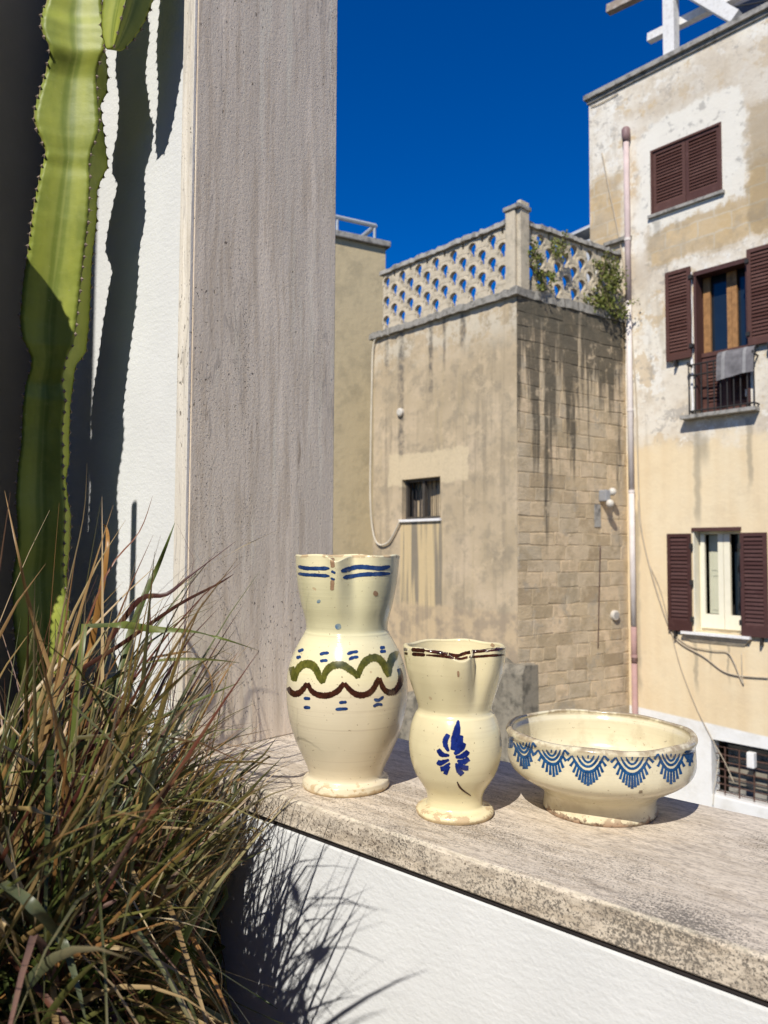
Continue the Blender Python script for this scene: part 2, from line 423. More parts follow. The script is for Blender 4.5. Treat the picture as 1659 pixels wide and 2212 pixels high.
def stone_mat(name='weathered_stone'):
    N = NT(name); a, z = facade_coords(N, FS)
    r = N.n('ShaderNodeObjectInfo').outputs['Random']
    c = N.ramp(r, [(0.0, (0.38, 0.29, 0.18)), (0.25, (0.56, 0.435, 0.27)), (0.5, (0.66, 0.51, 0.33)), (0.75, (0.46, 0.38, 0.26)), (1.0, (0.72, 0.55, 0.35))])
    med = N.noise(4.2, 6, 0.65); fine = N.noise(26, 5, 0.65)
    c = N.mix(N.mul(N.step(med, 0.42, 0.64), 0.6), c, (0.36, 0.28, 0.17))
    c = N.mix(N.mul(N.step(N.noise(9, 5, 0.6), 0.55, 0.7), 0.45), c, (0.62, 0.50, 0.33))
    c = N.mix(N.mul(N.step(N.noise(1.5, 6, 0.72), 0.50, 0.60), 0.75), c, (0.55, 0.44, 0.29))
    c = N.mix(N.mul(N.step(N.noise(2.1, 6, 0.72, N.addv(N.pos, (3, 8, 2))), 0.56, 0.64), 0.6), c, (0.38, 0.33, 0.25))
    # soot and lichen running down from the ledge
    sv = N.noise(1.0, 4, 0.65, N.scale(N.pos, (3.6, 3.6, 0.22)))
    zz = N.math('ADD', z, N.math('MULTIPLY', N.math('SUBTRACT', sv, 0.5), 12.0))
    dk = N.mul(N.step(zz, LEDGE - 2.3, LEDGE - 0.9), N.step(N.noise(6, 5, 0.7), 0.26, 0.48))
    c = N.mix(N.mul(dk, 0.85), c, (0.085, 0.075, 0.055))
    c = N.mix(N.mul(N.step(z, LEDGE - .75, LEDGE - .1), N.step(N.noise(5, 5, 0.7), 0.36, 0.55), 0.75), c, (0.10, 0.09, 0.066))
    return N.done(c, 0.92, N.bump(N.math('ADD', med, N.math('MULTIPLY', fine, 0.6)), 0.6, 0.03), 0.15)

def plaster_tall():
    N = NT('peeling_cream_plaster'); a, z = facade_coords(N, FR)
    big = N.noise(0.8, 5, 0.62); med = N.noise(3.0, 7, 0.66); fine = N.noise(18, 5, 0.6)
    na = N.math('ADD', a, N.math('MULTIPLY', N.math('SUBTRACT', med, 0.5), 0.5))
    nz = N.math('ADD', z, N.math('MULTIPLY', N.math('SUBTRACT', med, 0.5), 0.7))
    cream = N.ramp(big, [(0.32, (0.56, 0.48, 0.37)), (0.46, (0.70, 0.63, 0.51)), (0.62, (0.80, 0.76, 0.66))])
    cream = N.mix(N.mul(N.step(N.noise(2.2, 6, 0.65), 0.5, 0.66), 0.5), cream, (0.52, 0.42, 0.29))
    cream = N.mix(N.mul(N.step(N.noise(5.5, 6, 0.7), 0.60, 0.70), 0.6), cream, (0.26, 0.24, 0.21))
    cream = N.mix(N.mul(N.step(N.noise(1.6, 10, 0.74, N.addv(N.pos, (7, 3, 1))), 0.54, 0.56), 0.65), cream, (0.78, 0.75, 0.67))
    cream = N.mix(N.mul(N.step(N.noise(1.3, 10, 0.74, N.addv(N.pos, (1, 9, 5))), 0.55, 0.575), 0.7), cream, (0.58, 0.44, 0.26))
    cream = N.mix(N.mul(N.step(N.noise(11, 5, 0.7), 0.52, 0.66), 0.4), cream, (0.42, 0.37, 0.30))
    cream = N.mix(N.mul(N.step(N.noise(2.3, 10, 0.78, N.addv(N.pos, (4, 2, 8))), 0.565, 0.60), 0.6), cream, (0.33, 0.30, 0.26))
    vs_ = N.noise(1.0, 4, 0.6, N.scale(N.pos, (5, 5, 0.5)))
    cream = N.mix(N.mul(N.step(vs_, 0.56, 0.70), 0.35), cream, (0.40, 0.35, 0.27))
    # ochre paint on the lower floors
    zl = FR.px(1450, 950)[1]
    sv = N.noise(1.0, 3, 0.5, N.scale(N.pos, (4, 4, 0.25)))
    ochre = N.mix(N.step(sv, 0.35, 0.75), (0.76, 0.62, 0.40), (0.70, 0.55, 0.34))
    ochre = N.mix(N.mul(N.step(big, 0.45, 0.65), 0.35), ochre, (0.76, 0.66, 0.46))
    ochre = N.mix(N.mul(N.step(N.noise(2.4, 6, 0.7), 0.50, 0.68), 0.3), ochre, (0.60, 0.48, 0.31))
    c = N.mix(N.math('SUBTRACT', 1.0, N.step(nz, zl - 0.25, zl + 0.15)), cream, ochre)
    # band of bare ochre blocks below the top window and at the far corner
    def patch(c, px0, px1, col, amt, soft=0.08):
        a0, z1 = FR.px(*px0); a1, z0 = FR.px(*px1)
        return N.mix(N.mul(N.boxmask(na, nz, (a0, a1, z0, z1), soft), amt), c, col)
    br = N.n('ShaderNodeTexBrick'); cb = N.n('ShaderNodeCombineXYZ'); N.put(cb.inputs[0], N.math('ADD', a, N.math('MULTIPLY', med, 0.10))); N.put(cb.inputs[1], N.math('ADD', z, N.math('MULTIPLY', med, 0.14)))
    N.lk(cb.outputs[0], br.inputs['Vector']); br.inputs['Scale'].default_value = 1.0
    br.inputs['Brick Width'].default_value = 0.55; br.inputs['Row Height'].default_value = 0.27; br.inputs['Mortar Size'].default_value = 0.02
    br.inputs['Color1'].default_value = (0.56, 0.40, 0.20, 1); br.inputs['Color2'].default_value = (0.46, 0.34, 0.19, 1); br.inputs['Mortar'].default_value = (0.52, 0.43, 0.29, 1); br.inputs['Mortar Smooth'].default_value = 0.6
    bare = N.mix(N.mul(N.step(med, 0.45, 0.65), 0.6), br.outputs['Color'], (0.33, 0.26, 0.17))
    c = patch(c, (1270, 400), (1345, 560), bare, 0.8)
    c = patch(c, (1400, 440), (1700, 492), bare, 0.85, 0.10)
    c = patch(c, (1612, 235), (1720, 480), N.mix(0.5, bare, (0.24, 0.19, 0.12)), 0.8, 0.08)
    c = patch(c, (1420, 190), (1700, 300), (0.50, 0.42, 0.31), 0.5, 0.15)
    white = N.mix(N.mul(N.step(N.noise(5, 6, 0.7), 0.55, 0.66), 0.75), (0.76, 0.72, 0.62), (0.36, 0.34, 0.30))
    c = patch(c, (1378, 300), (1420, 480), white, 0.9, 0.06)
    a0, z1 = FR.px(1400, 268); a1, z0 = FR.px(1612, 425)
    c = N.mix(N.mul(N.boxmask(na, nz, (a0, a1, z0, z1), 0.06), 0.9), c, white)
    # dark water marks under sills and balcony
    for x, y0, y1, wd in ((1508, 925, 1140, 0.09), (1622, 905, 1060, 0.06), (1520, 935, 1010, 0.14), (1463, 470, 500, 0.06), (1420, 470, 520, 0.09), (1505, 1380, 1500, 0.05), (1535, 1385, 1450, 0.03), (1575, 1385, 1480, 0.03), (1378, 1100, 1500, 0.10)):
        ax, z1 = FR.px(x, y1); _, z0 = FR.px(x, y0)
        jj = N.math('ADD', a, N.math('MULTIPLY', N.math('SUBTRACT', N.noise(4, 4), 0.5), 0.12))
        m = N.mul(N.math('SUBTRACT', 1.0, N.step(N.math('ABSOLUTE', N.math('SUBTRACT', jj, ax)), wd * 0.2, wd)),
                  N.step(z, z1 - 0.1, z1 + 0.3), N.math('SUBTRACT', 1.0, N.step(z, z0 - 0.12, z0 + 0.05)))
        c = N.mix(N.mul(m, 0.5), c, (0.20, 0.18, 0.14))
    # whitewashed base of the house, sloping with the street
    zb = N.math('MULTIPLY_ADD', a, -0.055, FR.px(1400, 1531)[1] + 0.01)
    base = N.math('SUBTRACT', 1.0, N.step(N.math('SUBTRACT', z, zb), -0.015, 0.015))
    c = N.mix(base, c, N.mix(N.step(med, 0.45, 0.7), (0.78, 0.77, 0.73), (0.68, 0.66, 0.60)))
    return N.done(c, 0.9, N.bump(N.math('ADD', med, N.math('MULTIPLY', fine, 0.4)), 0.4, 0.025), 0.15)

def concrete(name, col, dark=(0.09, 0.085, 0.075), amt=0.6, sc=8):
    N = NT(name)
    f = N.noise(sc, 6, 0.68); g = N.noise(sc * 5, 4, 0.6)
    sv = N.noise(1.0, 3, 0.6, N.scale(N.pos, (6, 6, 0.8)))
    c = N.mix(N.mul(N.step(f, 0.45, 0.66), amt), col, dark)
    c = N.mix(N.mul(N.step(sv, 0.52, 0.7), amt * 0.5), c, tuple((x + y) / 2 for x, y in zip(col, dark)))
    return N.done(c, 0.9, N.bump(N.math('ADD', f, g), 0.4, 0.02), 0.15)

M = {}
M['stucco'] = stucco()
M['jamb'] = travertine('travertine_upright', 2, (0.88, 0.745, 0.575), False, 1.8)
M['edge'] = travertine('travertine_sunlit_tone', 2, (0.80, 0.745, 0.66))  # same stone as the slab, paler to paint in the sun on its front edge
M['sill'] = travertine('travertine_sill', 0, (0.75, 0.655, 0.53), True, 4.5)
M['floor'] = concrete('terrace_paving', (0.50, 0.37, 0.25), (0.30, 0.22, 0.15), amt=0.3)
M['street'] = concrete('street_asphalt', (0.06, 0.058, 0.055), amt=0.3)
M['mid'] = plaster_mid()
M['stone'] = stone_mat()
M['tall'] = plaster_tall()
M['far'] = concrete('buff_render', (0.56, 0.455, 0.275), (0.36, 0.30, 0.19), 0.55, 2.0)
M['conc'] = concrete('grey_concrete', (0.36, 0.34, 0.30), amt=0.75)
M['screen'] = concrete('pale_concrete', (0.57, 0.49, 0.36), (0.27, 0.24, 0.18), 0.5, 7)
M['ledge'] = concrete('mossy_concrete', (0.30, 0.28, 0.24), (0.10, 0.095, 0.08), 0.8, 12)
def shutter_paint(name, col):
    N = NT(name); r = N.n('ShaderNodeObjectInfo').outputs['Random']
    f = N.noise(6, 5, 0.65); g = N.noise(40, 4, 0.6)
    c = N.mix(N.lin(r, 0, 1, 0.0, 0.55), col, tuple(min(1, x * 1.5 + .012) for x in col))
    c = N.mix(N.mul(N.step(f, 0.5, 0.7), 0.4), c, tuple(x * 1.7 + .02 for x in col))
    c = N.mix(N.mul(N.step(g, 0.55, 0.7), 0.35), c, tuple(x * 0.5 for x in col))
    return N.done(c, N.lin(r, 0, 1, 0.45, 0.7), None, 0.3)
M['shutter'] = shutter_paint('brown_shutter_paint', (0.058, 0.023, 0.019))
M['shutter2'] = shutter_paint('red_brown_shutter_paint', (0.078, 0.032, 0.023))
M['pine'] = simple('weathered_pine', (0.33, 0.17, 0.065), 0.55, 0.3, 14)
M['glass'] = simple('dark_window_glass', (0.012, 0.02, 0.03), 0.06, 0.1, 3, spec=0.6)
M['dark'] = simple('dark_room', (0.018, 0.016, 0.014), 0.9, 0.2, 3)
M['cream'] = simple('cream_window_paint', (0.80, 0.75, 0.58), 0.4, 0.05, 6)
M['sage'] = simple('pale_sage_paint', (0.55, 0.54, 0.40), 0.5, 0.05, 6)
M['white'] = simple('white_paint', (0.80, 0.78, 0.74), 0.5, 0.08, 20)
M['pipe'] = simple('faded_pink_pipe', (0.60, 0.47, 0.43), 0.75, 0.12, 6)
M['pipe_w'] = simple('white_plastic_pipe', (0.70, 0.63, 0.57), 0.75, 0.1, 6)
M['pipe_r'] = simple('dusty_rose_pipe', (0.42, 0.26, 0.23), 0.75, 0.12, 6)
M['hopper'] = simple('mauve_pipe_funnel', (0.26, 0.16, 0.15), 0.5, 0.08, 6)
M['iron'] = simple('dark_iron', (0.03, 0.027, 0.025), 0.55, 0.3, 30)
M['rust'] = simple('rusty_iron', (0.10, 0.055, 0.04), 0.7, 0.4, 40)
M['cloth'] = simple('grey_woven_cloth', (0.17, 0.16, 0.16), 0.9, 0.35, 9)
M['cloth_l'] = simple('light_grey_stripe_cloth', (0.28, 0.27, 0.26), 0.9, 0.15, 9)
M['cable'] = simple('beige_cable', (0.50, 0.42, 0.30), 0.6, 0.15, 5)
M['cable_w'] = simple('pale_cable', (0.62, 0.55, 0.42), 0.6, 0.15, 5)
M['cable_d'] = simple('black_cable', (0.03, 0.03, 0.03), 0.6, 0.15, 5)
M['lampw'] = simple('white_lamp_plastic', (0.62, 0.57, 0.48), 0.35, 0.05, 8)
M['grey'] = simple('grey_plastic', (0.30, 0.30, 0.30), 0.5, 0.08, 8)
M['galv'] = simple('galvanised_rail', (0.42, 0.44, 0.44), 0.45, 0.12, 10)
M['charcoal'] = simple('charcoal_render', (0.10, 0.10, 0.115), 0.8, 0.1, 4)
M['canopy'] = simple('pale_grey_sheet', (0.50, 0.52, 0.54), 0.5, 0.06, 4)
M['curtain'] = simple('dusty_curtain', (0.11, 0.09, 0.075), 0.95, 0.35, 12)
M['metal'] = simple('bronze_window_metal', (0.07, 0.06, 0.05), 0.4, 0.15, 10)
M['beam'] = concrete('peeling_white_beam', (0.78, 0.76, 0.72), (0.42, 0.38, 0.33), 0.35, 14)
M['beam_b'] = concrete('bare_brown_beam', (0.34, 0.27, 0.21), (0.62, 0.58, 0.52), 0.5, 12)
M['soil'] = simple('dark_soil', (0.03, 0.022, 0.016), 0.95, 0.4, 60, 0.5)
M['clay'] = simple('dark_planter', (0.05, 0.045, 0.04), 0.7, 0.2, 20)
M['bamboo'] = simple('bamboo_cane', (0.42, 0.32, 0.16), 0.5, 0.2, 30)
M['gap'] = simple('dark_gap_shade', (0.035, 0.03, 0.03), 0.5, 0.2, 30)  # dark colour stands in for the shaded gap under the sill

# ================================================================== SETTING
g = MB().add([(-1500, -1500, STREET), (1500, -1500, STREET), (1500, 1500, STREET), (-1500, 1500, STREET)], [(0, 1, 2, 3)])
tag(g.build('street', M['street']), kind='structure')
tag(MB().box((-2.6, -3.5, -0.25), (3.2, 0.90, 0.0)).build('terrace_floor', M['floor']), kind='structure')

# ---- terrace walls
SILL_Y0, SILL_Y1, JX = 0.632, 0.957, -0.972
TH = 0.034
o = MB().box((JX - 0.03, 0.6375, 0.0), (2.6, 0.935, 1.0 - TH - 0.0055)).build('parapet_wall', M['stucco'], bevel=0.004)
tag(o, 'rough white stucco parapet wall below the travertine sill', 'wall')
wa = MB().box((-1.85, 0.656, 0.0), (JX - 0.0355, 0.93, 3.4)).build('stucco_wall', M['stucco'], bevel=0.004)
tag(wa, 'bright white stucco wall behind the tall cactus', 'wall')
cx_, cy_ = -1.475, 0.655
ta = math.radians(27); L = 1.22
dx_, dy_ = math.sin(ta), -math.cos(ta); nx_, ny_ = -math.cos(ta), -math.sin(ta)
p = [(cx_, cy_), (cx_ + dx_ * L, cy_ + dy_ * L), (cx_ + dx_ * L + nx_ * .2, cy_ + dy_ * L + ny_ * .2), (cx_ + nx_ * .2, cy_ + ny_ * .2)]
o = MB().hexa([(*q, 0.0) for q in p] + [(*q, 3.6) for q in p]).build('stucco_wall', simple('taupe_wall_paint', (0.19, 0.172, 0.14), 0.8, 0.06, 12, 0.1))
tag(o, 'shaded grey wall at the left edge, beside the cactus', 'wall')

# unseen house walls added behind and right of the camera to block sky light
hw_ = thing('sky_block_walls', 'plain cream house walls, unseen, added to block sky light', 'house', Vector((.4, -3.45, 0)))
M_HW = simple('warm_cream_render', (0.46, 0.36, 0.25), 0.9, 0.08, 3)
MB().box((-2.4, -3.60, 0.002), (3.16, -3.40, 3.7)).build('wall', M_HW, hw_)
MB().box((3.00, -3.398, 0.002), (3.16, 0.90, 3.7)).build('wall', M_HW, hw_)

# ---- travertine jamb and sill
jb = thing('travertine_pillar', 'tall grey-beige travertine slab standing upright at the end of the sill', 'pillar', (JX - .017, .8, 1.0005))
MB().box((JX - 0.030, 0.650, 1.0005), (JX, 0.946, 3.4)).build('slab', M['jamb'], jb, bevel=0.0016)
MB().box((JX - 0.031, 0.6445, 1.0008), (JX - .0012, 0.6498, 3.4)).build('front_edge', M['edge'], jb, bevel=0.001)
sl_ = thing('travertine_sill', 'long weathered travertine sill slab carrying the three ceramics', 'sill', (-0.2, 0.79, 1.0 - TH))
def slab_mesh():
    mb = MB(); n = 120; x0, x1 = JX - 0.034, 2.6; xs = [x0 + (x1 - x0) * (i / n) ** 1.6 for i in range(n + 1)]
    prof = [(SILL_Y1, -TH), (SILL_Y0 + .002, -TH), (SILL_Y0, -TH + .002), (SILL_Y0, -.0032), (SILL_Y0 + .001, -.001), (SILL_Y0 + .0032, 0), (SILL_Y1 - .004, 0), (SILL_Y1, -.004)]
    r2 = random.Random(3)
    for x in xs:
        for k, (y, z) in enumerate(prof):
            j = r2.uniform(-.0007, .0007) if k in (3, 4, 5) else 0
            mb.v.append(Vector((x, y + j, 1.0 + z + (j if k < 5 else 0))))
    m = len(prof)
    for i in range(n):
        for k in range(m):
            a = i * m + k; b = i * m + (k + 1) % m
            mb.f.append((a, b, b + m, a + m))
    mb.f.append(tuple(range(m))); mb.f.append(tuple(range(n * m, n * m + m))[::-1])
    return mb
slab_mesh().build('slab', M['sill'], sl_)
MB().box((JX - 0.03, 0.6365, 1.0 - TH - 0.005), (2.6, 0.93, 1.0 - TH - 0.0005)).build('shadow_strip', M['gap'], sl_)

# ================================================================== FACADE WITH OPENINGS
def wall_with_holes(F, a0, a1, z0, z1, holes, depth, thick):
    """front face at b=0 with rectangular openings that have reveals, plus back slab"""
    mb = MB()
    As = sorted(set([a0, a1] + [h[0] for h in holes] + [h[1] for h in holes]))
    Zs = sorted(set([z0, z1] + [h[2] for h in holes] + [h[3] for h in holes]))
    for i in range(len(As) - 1):
        for k in range(len(Zs) - 1):
            am, zm = (As[i] + As[i + 1]) / 2, (Zs[k] + Zs[k + 1]) / 2
            if any(h[0] < am < h[1] and h[2] < zm < h[3] for h in holes): continue
            mb.add([F.P(As[i], 0, Zs[k]), F.P(As[i + 1], 0, Zs[k]), F.P(As[i + 1], 0, Zs[k + 1]), F.P(As[i], 0, Zs[k + 1])], [(0, 1, 2, 3)])
    for h in holes:
        d = -h[4]
        q = [(h[0], h[2]), (h[1], h[2]), (h[1], h[3]), (h[0], h[3])]
        for e in range(4):
            (p0, r0), (p1, r1) = q[e], q[(e + 1) % 4]
            mb.add([F.P(p0, 0, r0), F.P(p1, 0, r1), F.P(p1, d, r1), F.P(p0, d, r0)], [(3, 2, 1, 0)])
    # sides, top, back
    t = -thick
    mb.add([F.P(a0, 0, z0), F.P(a0, 0, z1), F.P(a0, t, z1), F.P(a0, t, z0)], [(0, 1, 2, 3)])
    mb.add([F.P(a1, 0, z0), F.P(a1, 0, z1), F.P(a1, t, z1), F.P(a1, t, z0)], [(3, 2, 1, 0)])
    mb.add([F.P(a0, 0, z1), F.P(a1, 0, z1), F.P(a1, t, z1), F.P(a0, t, z1)], [(0, 1, 2, 3)])
    mb.add([F.P(a0, t, z0), F.P(a0, t, z1), F.P(a1, t, z1), F.P(a1, t, z0)], [(0, 1, 2, 3)])
    return mb

def frame_parts(F, a0, a1, b0, b1, z0, z1, w_, mb=None, bottom=None):
    mb = mb or MB(); wb = bottom if bottom is not None else w_
    F.box(mb, a0, a0 + w_, b0, b1, z0, z1); F.box(mb, a1 - w_, a1, b0, b1, z0, z1)
    F.box(mb, a0 + w_, a1 - w_, b0, b1, z1 - w_, z1); F.box(mb, a0 + w_, a1 - w_, b0, b1, z0, z0 + wb)
    return mb

def shutter(F, a0, a1, b, z0, z1, n, mat, parent, stile=0.05, rail_b=0.08, thick=0.04, mids=(), tilt=0.6, backed=True):
    """louvred leaf: frame part with each slat as its own sub-part"""
    fr = frame_parts(F, a0, a1, b, b + thick, z0, z1, stile, bottom=rail_b)
    for zm in mids: F.box(fr, a0 + stile, a1 - stile, b, b + thick, zm - .03, zm + .03)
    leaf = fr.build('shutter', mat, parent)
    if backed:
        mbk = MB(); F.box(mbk, a0 + stile, a1 - stile, b + .001, b + .006, z0 + rail_b, z1 - stile)
        mbk.build('louvre_backing', M['iron'], leaf)
    lo, hi = z0 + rail_b, z1 - stile
    p_ = (hi - lo) / n
    root = root_of(parent)
    mb = MB(); wd = a1 - a0 - 2 * stile; th_ = .008
    hz = p_ * 0.52; hb = thick * 0.36
    c = [( -wd/2, -hb, hz), (wd/2, -hb, hz), (wd/2, -hb, hz - th_), (-wd/2, -hb, hz - th_)]
    vs = []
    for aa in (-wd / 2, wd / 2):
        for (bb, zz) in ((-hb, hz * .9), (-hb, hz * .9 - th_), (hb, -hz * .9 - th_), (hb, -hz * .9)):
            vs.append(F.A * aa + F.B * bb + Vector((0, 0, zz)))
    me = bpy.data.meshes.new('slat')
    me.from_pydata([tuple(v) for v in vs], [], [(0, 1, 2, 3), (7, 6, 5, 4), (0, 4, 5, 1), (1, 5, 6, 2), (2, 6, 7, 3), (3, 7, 4, 0)])
    for i in range(n):
        s = link('slat', me, mat, leaf)
        s.location = F.P((a0 + a1) / 2, b + thick * .5, lo + p_ * (i + .5)) - root.location
    return leaf

# ================================================================== TALL HOUSE (right)
aL = FR.px(1272, 230)[0]; aR = 7.0
zroof = 9.60
R = thing('apartment_house', 'tall cream house with peeling plaster and brown louvred windows', 'house', FR.P(0, -1, STREET))
tw = [FR.px(1405, 330), FR.px(1558, 258), FR.px(1405, 468), FR.px(1558, 412)]
T = (tw[0][0], tw[1][0], 7.045, 8.175, 0.10)                       # top window
mw0, mw1 = FR.px(1499, 700)[0], FR.px(1619, 700)[0]
Mw = (mw0, mw1, 3.52, 5.87, 0.34)                                   # tall window with railing
lw0, lw1 = FR.px(1498, 1250)[0], FR.px(1602, 1250)[0]
Lw = (lw0, lw1, FR.px(1550, 1368)[1], FR.px(1550, 1146)[1], 0.30)   # lower window
gw0 = FR.px(1537, 1650)[0]; gw1 = gw0 + 1.55
Gw = (gw0, gw1, FR.px(1600, 1733)[1], FR.px(1600, 1608)[1], 0.26)   # cellar window
wall_with_holes(FR, aL, aR, STREET, zroof, [T, Mw, Lw, Gw], .3, 5.0).build('wall', M['tall'], R)
# roof slab with ragged edge
mb = MB()
FR.box(mb, aL - .06, aR + .1, -5.0, 0.09, zroof, zroof + .085)
rs = mb.build('roof_slab', M['conc'], R)
mb = MB(); FR.box(mb, aL - .02, aR, -.5, 0.035, zroof - .07, zroof - .001); mb.build('cornice', M['ledge'], R)

# top window: two closed louvred leaves
TWN = MB()
wt = frame_parts(FR, T[0], T[1], -.06, .012, T[2], T[3], .035).build('window', M['shutter2'], R)
am = (T[0] + T[1]) / 2
for (x0, x1) in ((T[0] + .035, am - .004), (am + .004, T[1] - .035)):
    shutter(FR, x0, x1, -.055, T[2] + .04, T[3] - .04, 16, M['shutter2'], R, .055, .13)
mb = MB(); FR.box(mb, T[0] - .04, T[1] + .04, -.02, .06, T[2] - .05, T[2] - .002); mb.build('window_ledge', M['conc'], R)

# tall window with railing
wm = frame_parts(FR, Mw[0], Mw[1], -.34, -.27, Mw[2], Mw[3], .05).build('window', M['shutter'], R)
mb = MB(); FR.box(mb, Mw[0] + .05, Mw[1] - .05, -.30, -.29, Mw[2] + 1.0, Mw[3] - .05); mb.build('pane', M['glass'], wm)
mb = MB(); FR.box(mb, Mw[0] - .1, Mw[1] + .1, -1.5, -1.45, Mw[2], Mw[3]); mb.build('interior_wall', M['dark'], R)
zmid = FR.px(1510, 768)[1]
mwW = Mw[1] - Mw[0]
for (x0, x1) in ((Mw[0] + .055, Mw[0] + .17), (Mw[0] + mwW * .50, Mw[0] + mwW * .50 + .075), (Mw[0] + mwW * .50 + .08, Mw[0] + mwW * .50 + .16), (Mw[1] - .12, Mw[1] - .055)):
    mb = MB(); FR.box(mb, x0, x1, -.268, -.22, zmid, Mw[3] - .055); mb.build('casement_stile', M['pine'], wm)
mb = MB(); FR.box(mb, Mw[0] + .002, Mw[1] - .002, -.2, .015, Mw[3] - .075, Mw[3] - .003); mb.build('window_head', M['shutter'], R)
mb = MB(); FR.box(mb, Mw[0] + .003, Mw[0] + .045, -.2, .012, Mw[2] + .1, Mw[3] - .08); mb.build('window_jamb', M['shutter'], R)
mb = MB(); FR.box(mb, Mw[1] - .045, Mw[1] - .003, -.2, .012, Mw[2] + .1, Mw[3] - .08); mb.build('window_jamb', M['shutter'], R)
# lower louvred doors of the tall window
lowz = zmid - .01
amm = (Mw[0] + Mw[1]) / 2
for (x0, x1) in ((Mw[0] + .05, amm - .004), (amm + .004, Mw[1] - .05)):
    shutter(FR, x0, x1, -.20, Mw[2] + .02, lowz, 13, M['shutter2'], R, .065, .16)
mb = MB(); FR.box(mb, Mw[0] + .048, Mw[1] - .048, -.19, -.14, lowz + .002, lowz + .07); mb.build('transom', M['shutter2'], R)
# small white label plate between the slats
x0, zt = FR.px(1601, 838); x1, zb = FR.px(1619, 851)
mb = MB(); FR.box(mb, x0, x1 - .02, -.15, -.14, zb, zt)
mb.build('plate', M['white'], R)
# open leaves
sa0, sz1 = FR.px(1442, 606); sa1 = Mw[0] - .012; sz0 = FR.px(1446, 783)[1]; sz1 = FR.px(1470, 585)[1]
shutter(FR, sa0, sa1, .05, sz0, sz1, 24, M['shutter2'], R, .06, .10)
sb0 = Mw[1] + .01
shutter(FR, sb0, sb0 + (sa1 - sa0) * 1.02, .05, sz0, sz1, 24, M['shutter2'], R, .06, .10)
# hinges and holdbacks
for aa in (Mw[0] - .01, Mw[1] + .01):
    for zz in (sz0 + .18, sz1 - .18):
        mb = MB(); FR.box(mb, aa - .025, aa + .035, .04, .11, zz - .03, zz + .03); mb.build('hinge', M['iron'], R)
for aa in (sa0 + .16, sb0 + .30):
    mb = MB(); FR.box(mb, aa - .012, aa + .012, .0, .12, sz0 - .10, sz0 - .005); mb.build('holdback', M['iron'], R)
# white downpipe strip beside the opening
mb = MB(); pts = [FR.P(Mw[0] - .03 + .006 * math.sin(i * 1.1), .03, Mw[2] + .05 + (Mw[3] - Mw[2] - .05) * i / 24) for i in range(25)]
mb.tube(pts, .022, 6).build('plaster_bead', M['white'], R)
# sill
mb = MB(); FR.box(mb, Mw[0] - .17, Mw[1] + .13, -.1, .19, Mw[2] - .06, Mw[2] - .003); mb.build('balcony_slab', M['conc'], R)

RB = .16
# railing: its own thing
rz0, rz1 = Mw[2], FR.px(1487, 790, RB)[1]
RA0, RA1 = FR.px(1489, 890, RB)[0], FR.px(1630, 880, RB)[0]
RL = thing('balcony_railing', 'thin black iron balcony railing in front of the tall brown window', 'railing', FR.P((RA0 + RA1) / 2, RB, rz0))
n = 10
for i in range(n + 1):
    aa = RA0 + (RA1 - RA0) * i / n
    MB().tube([FR.P(aa, RB, rz0), FR.P(aa, RB, rz1)], .011, 6).build('baluster', M['iron'], RL)
for zz in (rz0 + .05, rz1, rz1 - .17):
    MB().tube([FR.P(RA0, RB, zz), FR.P(RA1, RB, zz)], .014, 6).build('rail', M['iron'], RL)
for aa in (RA0, RA1):
    for zz in (rz0 + .05, rz1):
        MB().tube([FR.P(aa, RB, zz), FR.P(aa, 0.0, zz)], .014, 6).build('side_rail', M['iron'], RL)
    MB().tube([FR.P(aa, RB, rz1), FR.P(aa, RB, rz1 + .05)], .03, 8).build('knob', M['iron'], RL)
# blanket hung over the rail
CL = thing('blanket', 'grey striped blanket hanging over the iron balcony railing', 'blanket', FR.P(RA1 - .4, RB, rz1))
ca0, ca1 = FR.px(1540, 780, .3)[0], FR.px(1621, 770, .3)[0]
cz0 = FR.px(1550, 816, .3)[1]
def cloth(a0, a1, mat, nm):
    mb = MB(); na, nz = 14, 14
    prof = [(.0, rz1 + .12), (.07, rz1 + .15), (.14, rz1 + .12), (.19, rz1 + .05), (.215, cz0)]
    for i in range(na + 1):
        aa = a0 + (a1 - a0) * i / na
        for k in range(nz + 1):
            t = k / nz * (len(prof) - 1); j = min(int(t), len(prof) - 2); fr = t - j
            bb = prof[j][0] * (1 - fr) + prof[j + 1][0] * fr + .008 * math.sin(aa * 25)
            zz = prof[j][1] * (1 - fr) + prof[j + 1][1] * fr
            mb.v.append(FR.P(aa, bb, zz - (.03 * math.sin(aa * 5) if k == nz else 0)))
    for i in range(na):
        for k in range(nz):
            q = i * (nz + 1) + k; mb.f.append((q, q + 1, q + nz + 2, q + nz + 1))
    return mb.build(nm, mat, CL, True)
W_ = ca1 - ca0
cloth(ca0, ca0 + W_ * .14, M['cloth'], 'cloth'); cloth(ca0 + W_ * .14, ca0 + W_ * .24, M['cloth_l'], 'stripe')
cloth(ca0 + W_ * .24, ca0 + W_ * .72, M['cloth'], 'cloth'); cloth(ca0 + W_ * .72, ca0 + W_ * .80, M['cloth_l'], 'stripe'); cloth(ca0 + W_ * .80, ca1, M['cloth'], 'cloth')

